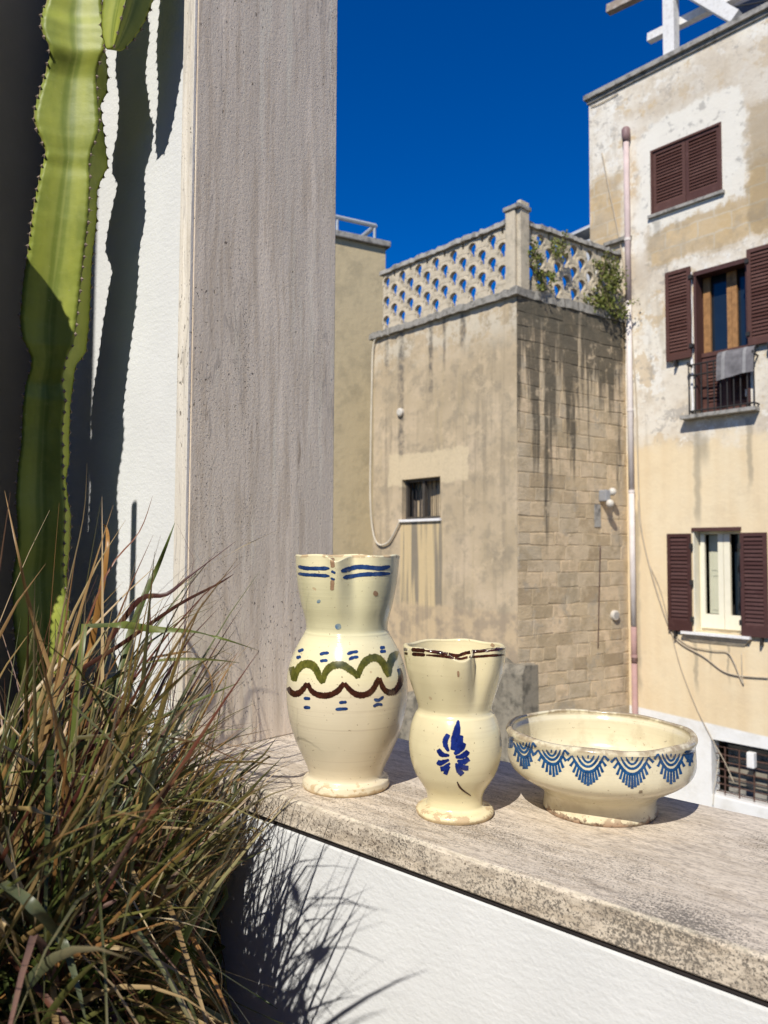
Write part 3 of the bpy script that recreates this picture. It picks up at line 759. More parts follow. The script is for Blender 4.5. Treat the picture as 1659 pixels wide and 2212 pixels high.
# lower window
lz0, lz1 = Lw[2], Lw[3]; lwW = lw1 - lw0
mb = MB(); FR.box(mb, lw0 - .01, lw1 + .01, -.05, .03, lz1 - .005, lz1 + .05); mb.build('window_head', M['shutter'], R)
wl = frame_parts(FR, lw0 + .002, lw1 - .002, -.24, -.19, lz0 + .002, lz1 - .002, .05).build('window', M['cream'], R)
ca_ = lw0 + lwW * .56
for (x0, x1) in ((lw0 + .055, lw0 + .12), (ca_ - .09, ca_ - .004), (ca_ + .004, ca_ + .10)):
    mb = MB(); FR.box(mb, x0, x1, -.188, -.14, lz0 + .055, lz1 - .055); mb.build('casement_stile', M['cream'], wl)
for (x0, x1) in ((lw0 + .12, ca_ - .09), (ca_ + .10, lw1 - .06)):
    mb = MB(); FR.box(mb, x0, x1, -.187, -.145, lz0 + .055, lz0 + .28); mb.build('casement_rail', M['cream'], wl)
ip = MB(); FR.box(ip, lw0 + .125, ca_ - .095, -.32, -.29, lz0 + .28, lz1 - .06)
ip = ip.build('inner_shutter', M['sage'], wl)
pm = lz0 + .28 + (lz1 - lz0) * .42
for (q0, q1) in ((lz0 + .34, pm - .05), (pm + .02, lz1 - .3)):
    mb = frame_parts(FR, lw0 + .17, ca_ - .13, -.288, -.282, q0, q1, .02); mb.build('moulding', M['sage'], wl)
mb = MB(); FR.box(mb, ca_ + .11, lw1 - .06, -.30, -.29, lz0 + .28, lz1 - .06); mb.build('pane', M['glass'], wl)
mb = MB(); FR.box(mb, lw0 - .1, lw1 + .1, -1.2, -1.15, lz0, lz1); mb.build('interior_wall', M['dark'], R)
mb = MB(); FR.box(mb, lw0 + .0025, lw0 + .02, -.18, .005, lz0 + .003, lz1 - .003); mb.build('reveal_board', M['cream'], wl)
ls0 = FR.px(1446, 1250)[0]; lzt = FR.px(1470, 1153)[1]; lzb = FR.px(1470, 1362)[1]
shutter(FR, ls0, lw0 - .012, .03, lzb, lzt, 22, M['shutter'], R, .055, .17)
shutter(FR, lw1 + .012, lw1 + (lw0 - ls0) * .98, .03, lzb, lzt, 22, M['shutter'], R, .055, .17)
for aa in (lw0 - .005, lw1 + .005):
    for zz in (lzb + .2, (lzb + lzt) / 2, lzt - .2):
        mb = MB(); FR.box(mb, aa - .02, aa + .02, .03, .08, zz - .04, zz + .04); mb.build('hinge', M['iron'], R)
for aa in (ls0 + .12, lw1 + .3):
    mb = MB(); FR.box(mb, aa - .012, aa + .012, .0, .09, lzb - .12, lzb - .005); mb.build('holdback', M['iron'], R)
mb = MB(); sx0, sx1 = lw0 - .16, lw1 + .14
mb.hexa([FR.P(sx0 + .12, .012, lz0 - .17), FR.P(sx1 - .12, .012, lz0 - .17), FR.P(sx1 - .12, -.05, lz0 - .17), FR.P(sx0 + .12, -.05, lz0 - .17),
         FR.P(sx0, .09, lz0 - .045), FR.P(sx1, .09, lz0 - .045), FR.P(sx1, -.05, lz0 - .045), FR.P(sx0, -.05, lz0 - .045)])
mb.build('sill_corbel', M['screen'], R)
mb = MB(); FR.box(mb, sx0 - .01, sx1 + .01, -.14, .12, lz0 - .042, lz0 - .002); mb.build('window_sill', M['white'], R)

# cellar window: grille, cluttered pane behind
cw = thing('cellar_grille', 'rusty iron grille over the cellar window in the whitewashed base', 'grille', FR.P((gw0 + gw1) / 2, -.12, Gw[2]))
for i in range(7):
    aa = gw0 + .16 + i * .22
    MB().tube([FR.P(aa, -.10, Gw[2] - .0), FR.P(aa + .01, -.10, Gw[3] - .11)], .011, 6).build('bar', M['rust'], cw)
for i in range(7):
    zz = Gw[2] + .06 + i * (Gw[3] - Gw[2] - .18) / 6
    MB().tube([FR.P(gw0 + .02, -.12, zz), FR.P(gw0 + .5, -.12, zz - .008 * (i % 2)), FR.P(gw1 - .02, -.12, zz)], .010, 6).build('crossbar', M['rust'], cw)
mb = MB(); FR.box(mb, gw0 + .01, gw1 - .01, -.60, -.56, Gw[2] - .2, Gw[3] + .02); mb.build('cellar_panel', M['conc'], R)
for i in range(4):
    mb = MB(); zz = Gw[2] + .12 + i * .17
    FR.box(mb, gw0 + .05, gw1, -.5, -.47, zz, zz + .09); mb.build('cellar_slat', simple('dusty_board', (0.26, 0.23, 0.18), 0.8) if i == 0 else bpy.data.materials['dusty_board'], R)
mb = MB(); FR.box(mb, gw0, gw1, -.3, -.01, Gw[2] - .0, Gw[2] + .02); mb.build('cellar_sill', M['white'], R)
bx0, bzt = FR.px(1613, 1624); bx1, bzb = FR.px(1630, 1661)
mb = MB(); FR.box(mb, bx0, bx1, -.09, .02, bzb, bzt)
tag(mb.build('meter_box', M['white'], None, False, .015, 2, FR.P((bx0 + bx1) / 2, -.03, bzb)), 'small white plastic box fixed to the rusty cellar grille', 'box')

# drainpipe
DP = thing('drainpipe', 'long pink and white drainpipe running down the tall house', 'pipe', FR.P(FR.px(1371, 1500)[0], .09, STREET))
def pz(y): return FR.px(1360, y, .09)[1]
pa0, pa1 = FR.px(1352, 290, .09)[0], FR.px(1371, 1500, .09)[0]
def pp(y, b=.09):
    t = (y - 290) / 1210.0; return FR.P(pa0 + (pa1 - pa0) * t, b, pz(y))
for (y0, y1, mt) in ((300, 648, 'pipe'), (650, 1060, 'pipe_w'), (1062, 1352, 'pipe_w'), (1353, 1430, 'pipe_r'), (1432, 1760, 'pipe_r')):
    MB().tube([pp(y0), pp((y0 + y1) / 2), pp(y1)], .048, 14).build('pipe_section', M[mt], DP, True)
MB().tube([pp(1760), FR.P(pa1, .09, STREET)], .048, 14).build('pipe_section', M['pipe_r'], DP, True)
MB().tube([pp(272), pp(276), pp(290), pp(304)], [.052, .075, .075, .052], 14).build('funnel', M['hopper'], DP, True)
for y in (516, 886, 1062, 1416):
    MB().tube([pp(y - 3), pp(y + 3)], .055, 14).build('collar', M['pipe_w' if y < 1300 else 'pipe_r'], DP)
    mb = MB(); q = pp(y); FR.box(mb, (q - FR.O).dot(FR.A) - .012, (q - FR.O).dot(FR.A) + .012, -.02, .07, q.z - .015, q.z + .015); mb.build('bracket', M['iron'], DP)
# short grey ledge stub behind pipe
a0, z0 = FR.px(1309, 528); a1, _ = FR.px(1363, 510)
mb = MB(); FR.box(mb, a0, a1 + .02, -.02, .09, z0 - .06, z0); mb.build('ledge_stub', M['ledge'], R)

# cables on the tall house
def cable(name, pts, F, b, r, mat, label):
    P3 = []
    for i in range(len(pts) - 1):
        for k in range(6):
            t = k / 6.0
            p0 = pts[max(i - 1, 0)]; p1 = pts[i]; p2 = pts[i + 1]; p3 = pts[min(i + 2, len(pts) - 1)]
            q = [0.5 * (2 * p1[c] + (p2[c] - p0[c]) * t + (2 * p0[c] - 5 * p1[c] + 4 * p2[c] - p3[c]) * t * t + (3 * p1[c] - p0[c] - 3 * p2[c] + p3[c]) * t ** 3) for c in (0, 1)]
            a, z = F.px(q[0], q[1], b); P3.append(F.P(a, b, z))
    a, z = F.px(*pts[-1], b); P3.append(F.P(a, b, z))
    o_ = P3[len(P3) // 2]
    return tag(MB().tube(P3, r, 6).build(name, mat, None, True, origin=o_), label, 'cable')
cable('wall_cable', [(1300, 330), (1318, 420), (1342, 540), (1362, 700), (1374, 860), (1378, 1000), (1384, 1130), (1405, 1230), (1440, 1340), (1465, 1385), (1520, 1418), (1575, 1455), (1659, 1464)], FR, .03, .011, M['cable'], 'long beige cable drooping down the tall facade past the drainpipe')
cable('wall_cable', [(1456, 1372), (1490, 1395), (1540, 1405), (1570, 1408), (1585, 1430), (1598, 1462), (1606, 1478), (1603, 1460), (1602, 1410)], FR, .035, .009, M['cable'], 'thin looped cable hanging under the lower window sill')
cable('wall_cable', [(1378, 1080), (1382, 1130), (1400, 1210), (1425, 1270), (1445, 1345), (1470, 1440), (1505, 1530), (1540, 1600), (1565, 1645), (1585, 1690)], FR, .025, .007, M['cable'], 'fine wire slanting from the drainpipe to the cellar grille')
cable('wall_cable', [(1552, 1640), (1548, 1672), (1543, 1700), (1540, 1740)], FR, .03, .007, M['cable_w'], 'pale wire hanging loose beside the cellar grille')
cable('wall_cable', [(1276, 218 + 12), (1290, 226), (1310, 216), (1335, 202)], FR, .02, .009, M['cable'], 'short beige cable under the roof edge of the tall house')

# roof timber frame
PG = thing('roof_pergola', 'white painted timber frame standing on the roof of the tall house', 'pergola', FR.P(FR.px(1450, 120)[0], -.2, zroof + .085))
pa, _ = FR.px(1450, 100, -.2)
mb = MB(); FR.box(mb, pa - .10, pa + .10, -.30, -.10, zroof + .085, zroof + 3.0); mb.build('post', M['beam'], PG, bevel=.01)
def beam(x0, y0, x1, y1, b, t, mat, nm, ext=0.0):
    a0, z0 = FR.px(x0, y0, b); a1, z1 = FR.px(x1, y1, b)
    d = Vector((a1 - a0, z1 - z0)); d.normalize()
    a1 += d.x * ext; z1 += d.y * ext
    nrm = Vector((-d.y, d.x)) * t / 2
    mb = MB(); bb = (b - t / 2, b + t / 2)
    mb.hexa([FR.P(a0 - nrm.x, bb[1], z0 - nrm.y), FR.P(a1 - nrm.x, bb[1], z1 - nrm.y), FR.P(a1 - nrm.x, bb[0], z1 - nrm.y), FR.P(a0 - nrm.x, bb[0], z0 - nrm.y),
             FR.P(a0 + nrm.x, bb[1], z0 + nrm.y), FR.P(a1 + nrm.x, bb[1], z1 + nrm.y), FR.P(a1 + nrm.x, bb[0], z1 + nrm.y), FR.P(a0 + nrm.x, bb[0], z0 + nrm.y)])
    return mb.build(nm, mat, PG)
beam(1402, 84, 1556, 8, -.40, .14, M['beam'], 'beam', 1.5)
tag(beam(1314, 22, 1400, -20, -.55, .15, M['beam_b'], 'beam', 2.5), 'bare brown upper beam')
beam(1592, 40, 1480, -25, .0 - .18, .19, M['beam'], 'brace', .8)
x0, z0 = FR.px(1577, 60, -1.2)
mb = MB(); FR.box(mb, x0, x0 + 2.4, -2.4, -1.2, zroof + .085, zroof + 2.2)
tag(mb.build('roof_cabin', M['charcoal'], None, origin=FR.P(x0 + 1.2, -1.8, zroof + .085)), 'dark charcoal block on the roof at the top right corner', 'roof block')

w0 = FR.px(1553, 12, -.3); w1 = FR.px(1700, -6, -.3)
cable('string_light', [(1553, 12), (1580, 14), (1620, 9), (1659, 1), (1700, -8)], FR, -.3, .012, M['cable_d'], 'black wire strung along the roof below the white timber frame')

# ================================================================== STONE HOUSE (centre)
aW = FM.px(808, 732)[0]
Mh = thing('stone_house', 'weathered stone house with pierced rooftop screen and small barred window', 'house', FM.P(-1.5, -1.5, STREET))
wx0, wx1 = FM.px(868, 1080)[0], FM.px(951, 1080)[0]; wz0, wz1 = 1.885, 2.60
Wm = (wx0, wx1, wz0, wz1, .20)
wall_with_holes(FM, aW, -.012, STREET, LEDGE - .05, [Wm], .2, .45).build('plaster_wall', M['mid'], Mh)
# body behind (other three sides)
jl = _d.xy.length
mb = MB()
mb.hexa([FS.P(0.02, -.08, STREET), FS.P(jl + .5, -.08, STREET), FM.P(aW, -3.2, STREET), FM.P(aW, -.46, STREET),
         FS.P(0.02, -.08, LEDGE - .06), FS.P(jl + .5, -.08, LEDGE - .06), FM.P(aW, -3.2, LEDGE - .06), FM.P(aW, -.46, LEDGE - .06)])
mb.build('core', M['stone'], Mh)
# block-work face: every stone its own piece
fw = MB(); FS.box(fw, .0, jl + .45, -.09, -.0055, STREET, LEDGE - .052)
face = fw.build('mortar_face', M['stone'], Mh)
r3 = random.Random(5)
z = LEDGE - .055; row = 0
zmin = -3.0
while z > zmin:
    h = r3.uniform(.19, .26); x = 0.0; row += 1
    first = True
    while x < jl + .3:
        wdt = r3.uniform(.26, .54) * (.6 if first and row % 2 else 1); first = False
        x1 = min(x + wdt, jl + .4)
        pr = r3.uniform(-.0015, .0035); j = r3.uniform(.001, .0055)
        mb = MB(); e = .008
        a0_, a1_, z0_, z1_ = x + (j if x > 0 else -.0), x1 - j, z - h + j, z - j
        jit = lambda: r3.uniform(-.017, .017)
        fa = [(a0_, z0_), (a1_, z0_), (a1_, z1_), (a0_, z1_)]
        fa = [(p_ + (jit() if x > 0 or i_ in (1, 2) else 0), q_ + jit()) for i_, (p_, q_) in enumerate(fa)]
        ctr = ((a0_ + a1_) / 2, (z0_ + z1_) / 2)
        inn = [(p_ + (e if p_ < ctr[0] else -e), q_ + (e if q_ < ctr[1] else -e)) for (p_, q_) in fa]
        vs = [FS.P(p_, -.03, q_) for p_, q_ in fa] + [FS.P(p_, pr - .003, q_) for p_, q_ in fa] + [FS.P(p_, pr + r3.uniform(0, .003), q_) for p_, q_ in inn]
        fs = [(8, 9, 10, 11)] + [(i, (i + 1) % 4, 4 + (i + 1) % 4, 4 + i) for i in range(4)] + [(4 + i, 4 + (i + 1) % 4, 8 + (i + 1) % 4, 8 + i) for i in range(4)]
        mb.add(vs, fs).build('stone_block', M['stone'], face)
        x = x1
    z -= h
# ledge under the screen
mb = MB()
nseg = 40
def ragged(F, a0, a1, b0, b1, z0, z1, seed, mbx):
    rr = random.Random(seed); prev = None
    for i in range(nseg + 1):
        a = a0 + (a1 - a0) * i / nseg; jz = rr.uniform(-.02, .02); jb = rr.uniform(-.015, .015)
        ring = [F.P(a, b0, z0), F.P(a, b1 + jb, z0 + jz * .5), F.P(a, b1 + jb - .02, z1 + jz), F.P(a, b0, z1)]
        n0 = len(mbx.v); mbx.v += ring
        if prev is not None:
            for k in range(4): mbx.f.append((prev + k, prev + (k + 1) % 4, n0 + (k + 1) % 4, n0 + k))
        else: mbx.f.append((n0, n0 + 1, n0 + 2, n0 + 3))
        prev = n0
    mbx.f.append((prev + 3, prev + 2, prev + 1, prev))
ragged(FM, aW - .05, .06, -.4, .085, LEDGE - .05, LEDGE + .07, 1, mb); mb.build('ledge', M['ledge'], Mh)
mb = MB(); ragged(FS, -.02, jl + .02, -.35, .02, LEDGE - .05, LEDGE + .10, 2, mb); mb.build('ledge', M['ledge'], Mh)
# window
wf = frame_parts(FM, wx0 + .002, wx1 - .002, -.16, -.10, wz0 + .002, wz1 - .002, .045).build('window', M['metal'], Mh)
mcx = wx0 + (wx1 - wx0) * .48
mb = MB(); FM.box(mb, mcx - .03, mcx + .03, -.158, -.09, wz0 + .045, wz1 - .045); mb.build('mullion', M['metal'], wf)
for i in range(9):
    aa = wx0 + .08 + i * (wx1 - wx0 - .16) / 8
    MB().tube([FM.P(aa, -.19, wz0 + .02), FM.P(aa, -.19, wz1 - .02)], .009, 6).build('bar', M['iron'], wf)
mb = MB(); nn = 60
for i in range(nn + 1):
    aa = wx0 - .05 + (wx1 - wx0 + .1) * i / nn; bb = -.36 + .03 * math.sin(i * 1.7) + .012 * math.sin(i * .6)
    mb.v += [FM.P(aa, bb, wz0 - .05), FM.P(aa, bb * .99, wz1 - .16 + .02 * math.sin(i * .5))]
for i in range(nn): mb.f.append((2 * i, 2 * i + 2, 2 * i + 3, 2 * i + 1))
mb.build('curtain', M['curtain'], wf, True)
mb = MB(); FM.box(mb, wx0 - .2, wx1 + .2, -.449, -.44, wz0 - .3, wz1 + .3); mb.build('interior_wall', M['dark'], Mh)
mb = MB(); FM.box(mb, wx0 - .03, wx1 + .03, -.09, .05, wz0 - .045, wz0 - .001); mb.build('window_sill', M['white'], Mh)
# round vent cover
va, vz = FM.px(867, 891)
MB().tube([FM.P(va, 0.0, vz), FM.P(va, .05, vz), FM.P(va, .065, vz)], [.075, .075, .05], 16).build('vent_cover', M['lampw'], Mh)
va, vz = FS.px(1326, 1329)
vc = MB().tube([FS.P(va, 0.0, vz), FS.P(va, .05, vz), FS.P(va, .06, vz)], [.085, .085, .07], 16).build('vent_cover', M['lampw'], Mh)
mb = MB()
for k in range(5):
    zz = vz - .04 + .02 * k; hw = math.sqrt(max(.0001, .0045 - (zz - vz) ** 2)); FS.box(mb, va - hw, va + hw, .061, .064, zz - .003, zz + .003)
mb.build('louvre', M['grey'], vc)

# pierced screen on the roof
def key_block(wd, ht, dp, rh):
    """concrete block with a keyhole opening; local x, depth y, z up from the block's centre"""
    bm = bmesh.new()
    nA = 14; hole = []
    cz = ht * .12
    sw = rh * .50; zb = cz - rh * 1.75
    a_s = math.asin(sw / rh)
    for i in range(nA + 1):
        a = -math.pi / 2 + a_s + (2 * math.pi - 2 * a_s) * i / nA
        hole.append((rh * math.cos(a), cz + rh * math.sin(a)))
    hole += [(-sw, zb), (sw, zb)]
    # outer loop with the same count, by casting from the hole centre to the rectangle
    outer = []
    for (x, z_) in hole:
        dx, dz = x, z_ - cz
        if abs(dx) < 1e-6: dx = 1e-6
        t = min((wd / 2) / abs(dx), ((ht / 2 - cz) if dz > 0 else (ht / 2 + cz)) / max(abs(dz), 1e-6))
        outer.append((dx * t, cz + dz * t))
    n = len(hole); vs = {}
    # add the rectangle corners to make it square
    def ring(pts, y): return [bm.verts.new((x, y, z_)) for x, z_ in pts]
    of, ob = ring(outer, -dp / 2), ring(outer, dp / 2); hf, hb = ring(hole, -dp / 2), ring(hole, dp / 2)
    cor = {}
    for sx in (-1, 1):
        for sz in (-1, 1):
            cor[(sx, sz)] = (bm.verts.new((sx * wd / 2, -dp / 2, sz * ht / 2)), bm.verts.new((sx * wd / 2, dp / 2, sz * ht / 2)))
    def side(p):
        x, z_ = p
        if abs(abs(x) - wd / 2) < 1e-5: return ('x', 1 if x > 0 else -1)
        return ('z', 1 if z_ > 0 else -1)
    for i in range(n):
        j = (i + 1) % n
        s0, s1 = side(outer[i]), side(outer[j])
        if s0 == s1:
            bm.faces.new((of[i], of[j], hf[j], hf[i])); bm.faces.new((ob[j], ob[i], hb[i], hb[j])); bm.faces.new((of[j], of[i], ob[i], ob[j]))
        else:
            sx = s0[1] if s0[0] == 'x' else s1[1]; sz = s0[1] if s0[0] == 'z' else s1[1]
            if s0[0] == s1[0]:
                bm.faces.new((of[i], of[j], hf[j], hf[i])); bm.faces.new((ob[j], ob[i], hb[i], hb[j])); continue
            c0, c1 = cor[(sx, sz)]
            bm.faces.new((of[i], c0, of[j], hf[j], hf[i])); bm.faces.new((ob[j], c1, ob[i], hb[i], hb[j]))
            bm.faces.new((c0, of[i], ob[i], c1)); bm.faces.new((of[j], c0, c1, ob[j]))
        bm.faces.new((hf[i], hf[j], hb[j], hb[i]))
    # raised arch moulding round the hole
    ra = [bm.verts.new((x * 1.0, -dp / 2 - .012, z_)) for x, z_ in hole[:nA + 1]]
    rb = [bm.verts.new((x * 1.42, -dp / 2 - .009, cz + (z_ - cz) * 1.42)) for x, z_ in hole[:nA + 1]]
    rc = [bm.verts.new((x * 1.5, -dp / 2 + .004, cz + (z_ - cz) * 1.5)) for x, z_ in hole[:nA + 1]]
    for i in range(1, nA - 1):
        bm.faces.new((hf[i], ra[i], ra[i + 1], hf[i + 1])); bm.faces.new((ra[i], rb[i], rb[i + 1], ra[i + 1])); bm.faces.new((rb[i], rc[i], rc[i + 1], rb[i + 1]))
    bmesh.ops.remove_doubles(bm, verts=[v for v in bm.verts if not v.link_faces] or [bm.verts[0]] if False else bm.verts, dist=1e-6)
    for v in [v for v in bm.verts if not v.link_faces]: bm.verts.remove(v)
    bmesh.ops.recalc_face_normals(bm, faces=bm.faces)
    me = bpy.data.meshes.new('screen_block'); bm.to_mesh(me); bm.free(); return me

RAILZ = 6.575
s0 = LEDGE + .05
SCR = thing('pierced_screen', 'pale concrete rooftop screen of keyhole blocks around the stone house terrace', 'screen', FM.P(-1.4, -.1, s0))
HP = (RAILZ - .06 - s0) / 3.0
def screen(F, a0, a1, ncol, b, seed):
    wd = (a1 - a0) / ncol; me = key_block(wd - .003, HP - .004, .07, HP * .235)
    hal = None
    for c in range(ncol):
        off = HP / 2 if (c % 2) else 0
        rows = [s0 + HP * (k + .5) - off for k in range(4 if c % 2 else 3)]
        for zc in rows:
            lo, hi = zc - HP / 2, zc + HP / 2
            if hi > RAILZ + .0: continue
            if lo < s0 - .001:
                # lower half block, plain
                mb = MB(); F.box(mb, a0 + wd * c + .0015, a0 + wd * (c + 1) - .0015, b - .0375, b + .0375, s0, hi - .004)
                mb.build('half_block', M['screen'], SCR); continue
            o = link('screen_block', me, M['screen'], SCR)
            o.location = F.P(a0 + wd * (c + .5), b, zc) - SCR.location
            o.rotation_euler = (0, 0, math.atan2(F.A.y, F.A.x))
        if c % 2:   # upper half block with the gap under the rail
            top = s0 + HP * 3 - HP / 2
            for (u0, u1) in ((.0, .40), (.60, 1.0)):
                mb = MB(); F.box(mb, a0 + wd * (c + u0) + .0015, a0 + wd * (c + u1) - .0015, b - .0375, b + .0375, top + .002, s0 + HP * 3 - .002)
                mb.build('half_block', M['screen'], SCR)
            mb = MB(); F.box(mb, a0 + wd * (c + .40) - .0005, a0 + wd * (c + .60) + .0005, b - .037, b + .037, top + .002, s0 + HP * 3 - .10)
            mb.build('half_block', M['screen'], SCR)
pa_l = FM.px(822, 650)[0]
screen(FM, pa_l, -.235, 14, -.10, 1)
screen(FS, .13, jl - .10, 12, -.14, 2)
mb = MB(); ragged(FM, pa_l - .05, -.22, -.20, .0, RAILZ - .055, RAILZ + .03, 3, mb); mb.build('top_rail', M['conc'], SCR)
mb = MB(); ragged(FS, .10, jl + .05, -.24, -.04, RAILZ - .055, RAILZ + .03, 4, mb); mb.build('top_rail', M['conc'], SCR)
# corner pier
pz1 = FM.px(1098, 447)[1]
mb = MB(); FM.box(mb, -.235, -.045, -.26, .0, LEDGE + .06, pz1 - .07); mb.build('pier', M['screen'], SCR, bevel=.012)
mb = MB(); FM.box(mb, -.042, .035, -.27, -.05, LEDGE + .06, RAILZ + .28); mb.build('pier_rib', M['screen'], SCR, bevel=.01)
mb = MB(); FM.box(mb, -.265, .06, -.30, .03, pz1 - .068, pz1); mb.build('pier_cap', M['conc'], SCR, bevel=.015)

# cable looping round the left corner and window
cable('wall_cable', [(842, 722), (818, 728), (806, 750), (803, 850), (801, 950), (800, 1080), (806, 1150), (818, 1176), (838, 1172), (852, 1150), (864, 1125)], FM, .05, .018, M['cable_w'], 'pale cable drooping down the left edge of the stone house to the small window')
# wall lamp on the block-work
la, lz = FS.px(1298, 1072)
LP = thing('wall_lamp', 'twin white bulkhead lamp on the stone block wall', 'lamp', FS.P(la, 0, lz))
mb = MB(); FS.box(mb, la - .06, la + .06, .0, .16, lz - .09, lz + .10); mb.build('housing', M['grey'], LP, bevel=.02)
def blob(c, r, mat, nm, par, sc=(1, 1, 1)):
    bm = bmesh.new(); bmesh.ops.create_uvsphere(bm, u_segments=16, v_segments=10, radius=1)
    for v in bm.verts: v.co = Vector((v.co.x * r * sc[0], v.co.y * r * sc[1], v.co.z * r * sc[2])) + c - root_of(par).location
    me = bpy.data.meshes.new(nm); bm.to_mesh(me); bm.free(); return link(nm, me, mat, par, True)
blob(FS.P(la + .0, .19, lz - .13), .065, M['lampw'], 'lamp_globe', LP, (1, 1, 1.05))
blob(FS.P(la + .11, .15, lz + .07), .068, M['lampw'], 'lamp_globe', LP)
mb = MB(); FS.box(mb, la - .17, la - .02, .004, .012, lz - .52, lz - .14); mb.build('mortar_patch', M['conc'], LP)  # flush grey mortar patch on the wall below the lamp
cable('wall_conduit', [(1297, 1180), (1294, 1300), (1292, 1400)], FS, .012, .008, M['rust'], 'thin dark conduit running down below the twin wall lamp')
# grey weathered stub of an older wall in front of the stone house
ST = Frame(at_depth(1128, 1500, 10.4), BETA)
q = ST.px(1128, 1440); ql = ST.px(840, 1470)
mb = MB(); r4 = random.Random(8)
nn = 26; rows = []
for i in range(nn + 1):
    a = ql[0] - 1.0 + (q[0] - ql[0] + 1.0) * i / nn
    zt = (ql[1] - .35) + (q[1] - ql[1] + .35) * min(1, max(0, (i - 6) / 16.0)) + r4.uniform(-.05, .03)
    rows.append([ST.P(a, .0 + r4.uniform(-.02, .02), STREET), ST.P(a, r4.uniform(-.03, .03), zt - .5), ST.P(a, r4.uniform(-.02, .03), zt - .12), ST.P(a, -.07, zt), ST.P(a, -.35, zt + r4.uniform(-.03, .03)), ST.P(a, -.42, STREET)])
for i, rw in enumerate(rows):
    mb.v += rw
    if i:
        for k in range(5): mb.f.append(((i - 1) * 6 + k, i * 6 + k, i * 6 + k + 1, (i - 1) * 6 + k + 1))
mb.f.append(tuple(range(nn * 6, nn * 6 + 6))); mb.f.append(tuple(range(6))[::-1])
tag(mb.build('rubble_wall', concrete('lichen_stone', (0.30, 0.26, 0.19), (0.085, 0.078, 0.06), 0.8, 5), None, origin=ST.P(q[0] - 1, -.2, STREET)), 'grey lichened old wall in front of the stone house, behind the jugs', 'wall')

# ================================================================== FAR HOUSE (left of the stone house)
A1 = at_depth(735, 505, 16.0); A2 = at_depth(833, 523, 16.5)
dd = (A2 - A1); FF = Frame(A1, math.degrees(math.atan2(dd.y, dd.x)))
flen = dd.xy.length; FZ = A1.z
FH = thing('rendered_house', 'plain buff rendered house with flat roof seen beyond the travertine slab', 'house', FF.P(-2, -1, STREET))
mb = MB(); FF.box(mb, -6, flen, -5, 0, STREET, FZ - .10); mb.build('wall', M['far'], FH)
mb = MB(); FF.box(mb, -6.1, flen + .08, -5, .10, FZ - .098, FZ + .03); mb.build('roof_slab', M['conc'], FH, bevel=.02)
RF = thing('roof_railing', 'grey tubular railing on the roof of the far buff house', 'railing', FF.P(0, -.15, FZ + .03))
zr = FF.px(740, 472, -.15)[1]
e1 = FF.px(811, 488, -.15)[0]
MB().tube([FF.P(-4, -.15, zr), FF.P(e1, -.15, zr)], .05, 8).build('rail', M['galv'], RF)
MB().tube([FF.P(e1, -.15, zr), FF.P(e1, -3.5, zr)], .05, 8).build('rail', M['galv'], RF)
for aa in (e1 - .02, e1 - 1.0 * .9, e1 - 2.7):
    MB().tube([FF.P(aa, -.15, FZ + .03), FF.P(aa, -.15, zr)], .03, 8).build('post', M['galv'], RF)

# pale canopy edge between screen and tall house
CN = Frame(at_depth(1250, 500, 15.6), BETA)
cz = CN.px(1236, 506)[1]
mb = MB(); a0 = CN.px(1236, 506)[0]; a1 = CN.px(1284, 487)[0]
zz0, zz1 = CN.px(1236, 508)[1], CN.px(1284, 486)[1]
mb.hexa([CN.P(a0, .1, zz0 - .06), CN.P(a1, .1, zz1 - .06), CN.P(a1, -.8, zz1 - .06), CN.P(a0, -.8, zz0 - .06), CN.P(a0, .1, zz0), CN.P(a1, .1, zz1), CN.P(a1, -.8, zz1), CN.P(a0, -.8, zz0)])
CO = thing('roof_canopy', 'pale grey lean-to roof behind the pierced screen', 'canopy', CN.P(a0, 0, LEDGE))
mb.build('roof_sheet', M['canopy'], CO)
mb = MB(); CN.box(mb, a0 + .25, a1, -.05, 0, LEDGE, zz1 - .25); mb.build('side_panel', M['canopy'], CO)

# ================================================================== CERAMICS
class Crop:
    """coordinates read off an enlarged part of the photograph"""
    def __init__(s, x0, y0, k): s.x0, s.y0, s.k = x0, y0, k
    def __call__(s, x, y): return (s.x0 + x * s.k) * PW / 2500.0, (s.y0 + y * s.k) * PW / 2500.0
    def r(s, v): return v * s.k * PW / 2500.0
C1 = Crop(850, 1750, 900 / 1659.0)
C2 = Crop(1250, 2000, 1100 / 1659.0)

def catmull(pts, n):
    out = []
    for i in range(len(pts) - 1):
        p0 = pts[max(i - 1, 0)]; p1 = pts[i]; p2 = pts[i + 1]; p3 = pts[min(i + 2, len(pts) - 1)]
        for k in range(n):
            t = k / n
            out.append(tuple(0.5 * (2 * p1[c] + (p2[c] - p0[c]) * t + (2 * p0[c] - 5 * p1[c] + 4 * p2[c] - p3[c]) * t * t + (3 * p1[c] - p0[c] - 3 * p2[c] + p3[c]) * t ** 3) for c in range(2)))
    out.append(pts[-1]); return out

